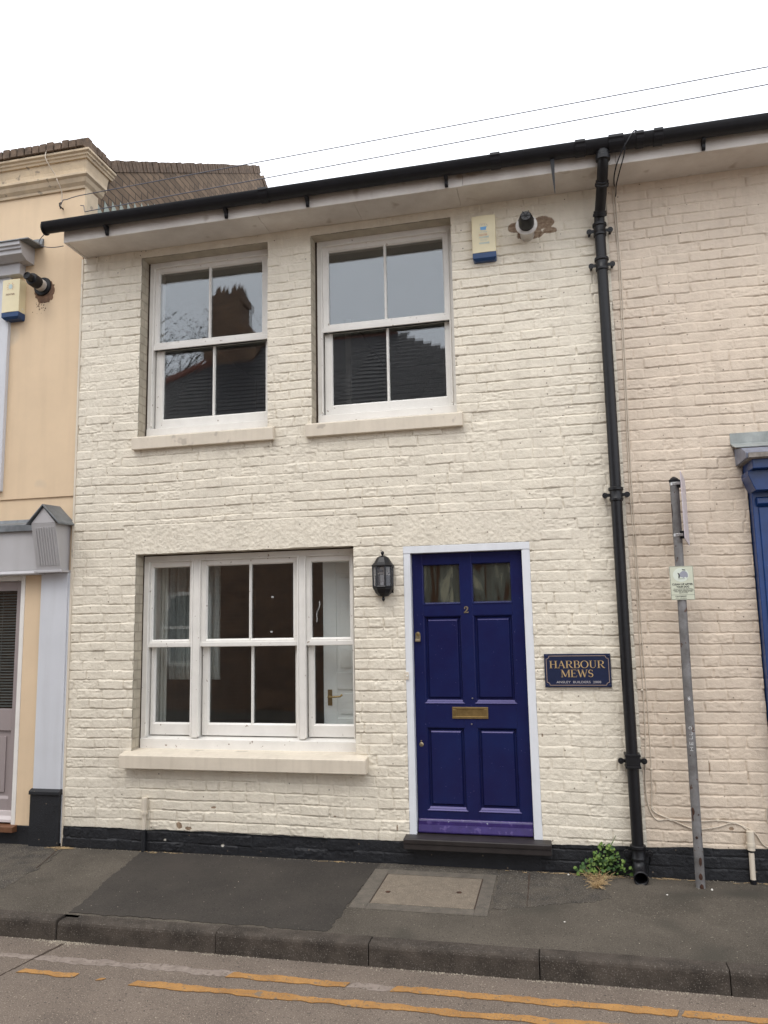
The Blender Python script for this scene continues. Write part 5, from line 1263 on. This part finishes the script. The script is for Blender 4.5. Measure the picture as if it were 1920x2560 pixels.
for k in range(7):
    if k % 2 == 0: pq_(.06 + k * .125, .06 + k * .125 + .08, .955, .972); pq_(.06 + k * .125, .06 + k * .125 + .08, .03, .045)
for v in (.80, .78): pq_(.08, .92, v, v + .010)
m_.build('black_marks', INK, ps)
m_ = MB()
for v in (.62, .50, .36): pq_(.10, .9, v, v + .006)
pq_(.52, .60, .20, .72)
m_.build('faint_marks', mat('faint_blue_ink', (.40, .42, .56), .5), ps)
for z in (2.670, 2.325):
    c = pole_at(z); MB().box(c.x + .012, c.x + .042, c.y - .030, c.y - .004, z - .022, z + .030).build('mount', CASTIRON, ps, bevel=.002)

# manhole
mh = thing('manhole_cover', (.15, -.5, PZ), 'square concrete filled inspection cover set in the pavement before the door', 'manhole cover')
zf = PZ + .002
m_ = MB()
OX, IX = (-.272, .563), (-.168, .482); OY, IY = (-.845, -.140), (-.755, -.225)
def fz(y): return PZ + y * .0078
for (a, b, c, d_) in [(OX[0], IX[0], OY[0], OY[1]), (IX[1], OX[1], OY[0], OY[1]), (IX[0], IX[1], OY[0], IY[0]), (IX[0], IX[1], IY[1], OY[1])]:
    m_.add([(a, c, fz(c) + .007), (b, c, fz(c) + .007), (b, d_, fz(d_) + .007), (a, d_, fz(d_) + .007), (a, c, fz(c) - .01), (b, c, fz(c) - .01), (b, d_, fz(d_) - .01), (a, d_, fz(d_) - .01)],
           [(0, 1, 2, 3), (0, 4, 5, 1), (1, 5, 6, 2), (2, 6, 7, 3), (3, 7, 4, 0)])
m_.build('frame', CONCF, mh, bevel=.003)
m_ = MB(); a, b, c, d_ = IX[0] + .007, IX[1] - .007, IY[0] + .007, IY[1] - .007
m_.add([(a, c, fz(c) + .006), (b, c, fz(c) + .006), (b, d_, fz(d_) + .006), (a, d_, fz(d_) + .006), (a, c, fz(c) - .01), (b, c, fz(c) - .01), (b, d_, fz(d_) - .01), (a, d_, fz(d_) - .01)], [(0, 1, 2, 3), (0, 4, 5, 1), (1, 5, 6, 2), (2, 6, 7, 3), (3, 7, 4, 0)])
m_.build('cover', CONC, mh, bevel=.004)
MB().add([(IX[0], IY[0], fz(IY[0]) + .0035), (IX[1], IY[0], fz(IY[0]) + .0035), (IX[1], IY[1], fz(IY[1]) + .0035), (IX[0], IY[1], fz(IY[1]) + .0035)], [(0, 1, 2, 3)]).build('seam', GAP, mh)
m_ = MB()
for x, y in ((-.09, -.56), (.355, -.50)): MB().lathe([(.016, 0), (.018, .0015), (.004, .0015)], (x, y, fz(y) + .006), (0, 0, 1), 12).build('lifting_eye', RUST, mh)

# weed at the wall foot
wd_ = thing('weed', (1.26, -.04, PZ), 'low green leafy weed growing at the wall foot beside the drainpipe', 'plant')
rs = random.Random(12); lf = MB(); ldk = MB(); stm = MB()
def leaf(mb, c, r, n_):
    n_ = n_.normalized(); a = n_.cross(Vector((0, 0, 1))); a = a.normalized() if a.length > .01 else Vector((1, 0, 0)); b = n_.cross(a)
    th = rs.uniform(0, 6.28); u = a * math.cos(th) + b * math.sin(th); v = n_.cross(u)
    pts = [c + u * (r * x_) + v * (r * y_) + n_ * (r * z_) for x_, y_, z_ in ((-1, 0, 0), (-.5, .62, .12), (.2, .78, .15), (.8, .45, .08), (1.15, 0, -.1), (.8, -.45, .08), (.2, -.78, .15), (-.5, -.62, .12), (.1, 0, -.08))]
    mb.add(pts, [(k, (k + 1) % 8, 8) for k in range(8)])
for k in range(210):
    t = rs.gauss(0, .52); x = 1.255 + t * .17
    if not 1.07 < x < 1.455: continue
    hmax = .155 * math.exp(-((x - 1.28) / .11) ** 2) + .05
    z = PZ + .008 + rs.random() ** .7 * hmax; y = -.012 - abs(rs.gauss(0, .030)) - .03 * (1 - (z - PZ) / .2)
    leaf(lf if rs.random() < .62 else ldk, Vector((x, y, z)), rs.uniform(.006, .0145), Vector((rs.gauss(0, .5), -1 + rs.gauss(0, .4), .8 + rs.gauss(0, .4))))
    if k % 3 == 0: stm.tube([(x * .6 + 1.255 * .4, -.015, PZ), (x, y, z)], .0012, 4)
for k in range(9): leaf(lf, Vector((1.315 + k * .004, -.03, PZ + .195 + k * .007)), .006 - k * .0003, Vector((rs.gauss(0, 1), -1, .5)))
stm.tube([(1.30, -.02, PZ + .12), (1.318, -.03, PZ + .20), (1.352, -.032, PZ + .262)], .0014, 4)
lf.smooth = True; ldk.smooth = True
lf.build('leaves', LEAF, wd_); ldk.build('dark_leaves', LEAFD, wd_); stm.build('stems', LEAFD, wd_)
st = MB()
for k in range(300):
    yy_ = -.05 - rs.random() ** 1.4 * .24; b = Vector((1.225 + (yy_ + .06) * .1 + rs.gauss(0, .055 + yy_ * .16), yy_, PZ + .004)); q = b + Vector((rs.gauss(0, .03), -abs(rs.gauss(0, .03)), abs(rs.gauss(0, .022)) + .002)); mid = (b + q) / 2 + Vector((0, 0, .012 * rs.random()))
    if k > 300: b.x = 1.10 + rs.gauss(0, .04); b.y = -.04 - abs(rs.gauss(0, .02)); q = b + Vector((rs.gauss(0, .02), -.02 * rs.random(), .03 * rs.random())); mid = (b + q) / 2
    st.tube([b, mid, q], .0013, 3)
st.build('dry_straw', STRAW, wd_)
g = MB(); rs = random.Random(77)
for k in range(80):
    b = Vector((-2.80 + rs.gauss(0, .045), -.02 - abs(rs.gauss(0, .02)), PZ)); g.tube([b, b + Vector((rs.gauss(0, .018), -.01, .012 * rs.random())), b + Vector((rs.gauss(0, .03), -.02, .006))], .0011, 3)
for k in range(150):
    x_ = rs.choice([-2.0, -.6, .95, 1.15, 1.42, 1.7, 2.2]) + rs.gauss(0, .12); b = Vector((x_, -.02 - abs(rs.gauss(0, .015)), PZ + .003))
    g.tube([b, b + Vector((rs.gauss(0, .012), -.008, .006 * rs.random())), b + Vector((rs.gauss(0, .022), -.014, .003))], .0011, 3)
g.build('dry_grass', STRAW, None, loc=(-2.8, -.03, PZ), label='wisps of dry grass along the wall foot, thickest between peach and cream houses', cat='grass', kind='stuff')

# ================================================================== OPPOSITE SIDE OF THE STREET (seen mirrored in the glass)
oh = thing('brick_house', (-3.5, -8, PZ), 'dark brick house with slate roof across the street mirrored in the windows', 'house')
g = MB(); g.box(-12, 2.6, -14.0, -8.0, 0, 5.25); g.build('wall', STOCKX, oh)
# roof: front slope between hips, ridge at y=-10.8
rf = MB(); n = 26
eave = (-7.8, 5.2); ridge = (-10.8, 8.36)
def ridge_l(t): return -10.5 + 4.3 * t      # left hip x at height fraction t
def ridge_r(t): return 2.3 - 4.7 * t
rsr = random.Random(2)
for i in range(n):
    t0, t1 = i / n, (i + 1) / n; y0_, z0_ = eave[0] + (ridge[0] - eave[0]) * t0, eave[1] + (ridge[1] - eave[1]) * t0; y1_, z1_ = eave[0] + (ridge[0] - eave[0]) * t1, eave[1] + (ridge[1] - eave[1]) * t1
    x = ridge_l(t0) + (0.12 if i % 2 else 0)
    while x < ridge_r(t0):
        j = rsr.uniform(-.006, .006); rf.add([(x, y0_, z0_ + .03 + j), (x + .24, y0_, z0_ + .03 + j), (x + .24, y1_, z1_ + .008), (x, y1_, z1_ + .008), (x, y0_, z0_ + j), (x + .24, y0_, z0_ + j)], [(0, 1, 2, 3), (4, 5, 1, 0)]); x += .25
bl, br_, tl, tr = (ridge_l(0), *eave), (ridge_r(0), *eave), (ridge_l(1), *ridge), (ridge_r(1), *ridge)
rf.add([bl, br_, tr, tl, (-12, -13.8, 5.2), (2.6, -13.8, 5.2)], [(0, 1, 2, 3), (0, 3, 4), (1, 5, 2), (3, 2, 5, 4)])
roof = rf.build('roof', SLATE, oh)
rt = MB(); rt.tube([bl, tl], .10, 8); rt.tube([tl, tr], .09, 8); rt.build('ridge_tiles', TERRA, roof)
rt = MB(); x = tr[0] - 1.7
while x < tr[0] + .05:      # pierced crest tiles
    c = [(x + .085 * math.cos(math.radians(22.5 + 45 * k)), 8.52 + .11 * math.sin(math.radians(22.5 + 45 * k))) for k in range(8)]; h_ = [(x + .035 * math.cos(math.radians(22.5 + 45 * k)), 8.52 + .04 * math.sin(math.radians(22.5 + 45 * k))) for k in range(8)]
    vs = [(a, -10.8, b) for a, b in c + h_]; vs2 = [(a, -10.83, b) for a, b in c + h_]
    fs = [(k, (k + 1) % 8, 8 + (k + 1) % 8, 8 + k) for k in range(8)]; rt.add(vs, fs); rt.add(vs2, fs); x += .17
rt.box(tr[0] - 1.8, tr[0] + .1, -10.84, -10.79, 8.36, 8.46)
rt.build('crest_tiles', TERRA, roof)
ch = MB(); cy0, cy1 = -10.9, -10.3
for a, b, c, d_ in [(-6.92, -5.62, 7.7, 8.50), (-6.80, -5.80, 8.50, 8.70), (-6.68, -6.00, 8.70, 9.30), (-6.74, -5.94, 9.30, 9.50)]: ch.box(a, b, cy0, cy1, c, d_)
for k in range(2):
    cx_ = -6.54 + k * .40
    for q in range(7):
        t = 2 * math.pi * q / 7; ch.lathe([(.065, 0), (.065, .10), (.002, .34)], (cx_ + .12 * math.cos(t), -10.6 + .12 * math.sin(t), 9.50), (0, 0, 1), 5)
    ch.lathe([(.18, 0), (.17, .14)], (cx_, -10.6, 9.50), (0, 0, 1), 10)
ch.build('chimney', STOCKX, roof)
for x in (-9.5, -6.5, -.2):
    for a, b in ((.95, 2.35), (3.1, 4.4)):
        w_o = MB().box(x, x + .95, -7.996, -7.97, a, a + .07).box(x, x + .95, -7.996, -7.97, b - .07, b).box(x, x + .07, -7.995, -7.97, a + .07, b - .07).box(x + .88, x + .95, -7.995, -7.97, a + .07, b - .07).box(x + .07, x + .88, -7.993, -7.972, (a + b) / 2 - .025, (a + b) / 2 + .025).build('window', WOODWD, oh)
        MB().box(x + .07, x + .88, -7.999, -7.99, a + .07, b - .07).build('pane', BLACKP, w_o)
# bare tree beyond
tr_ = thing('tree', (-11.0, -14.5, 0), 'thin leaved tree across the street mirrored in the left upper window', 'tree')
tb = MB(); tl_ = MB(); rs = random.Random(17)
def branch(p, d_, L_, r, lev):
    n_ = 4; pts = [p]; dd = d_.normalized()
    for k in range(n_): dd = (dd + Vector((rs.gauss(0, .14), rs.gauss(0, .14), rs.gauss(.03, .1)))).normalized(); pts.append(pts[-1] + dd * L_ / n_)
    tb.tube(pts, r, 5 if lev > 1 else 8, caps=False, radii=[r * (1 - .5 * k / n_) for k in range(n_ + 1)])
    if lev == 5:
        for k in range(22):
            c = pts[-1] + Vector((rs.gauss(0, .2), rs.gauss(0, .2), rs.gauss(0, .2))); s_ = rs.uniform(.035, .075); a = Vector((rs.gauss(0, 1), rs.gauss(0, 1), rs.gauss(0, 1))).normalized(); b = a.orthogonal().normalized()
            tl_.add([c, c + a * s_ + b * s_ * .5, c + a * s_ * 2, c + a * s_ - b * s_ * .5], [(0, 1, 2, 3)])
        return
    for k in range(3 if lev else 5):
        branch(pts[rs.randint(2, n_)], dd + Vector((rs.gauss(0, .6), rs.gauss(0, .6), rs.gauss(.1, .35))), L_ * rs.uniform(.6, .8), r * .57, lev + 1)
branch(Vector((-11.0, -14.5, 0)), Vector((.04, 0, 1)), 6.5, .19, 0)
tb.build('trunk', BARK, tr_); tl_.build('crown', TLEAF, tr_)
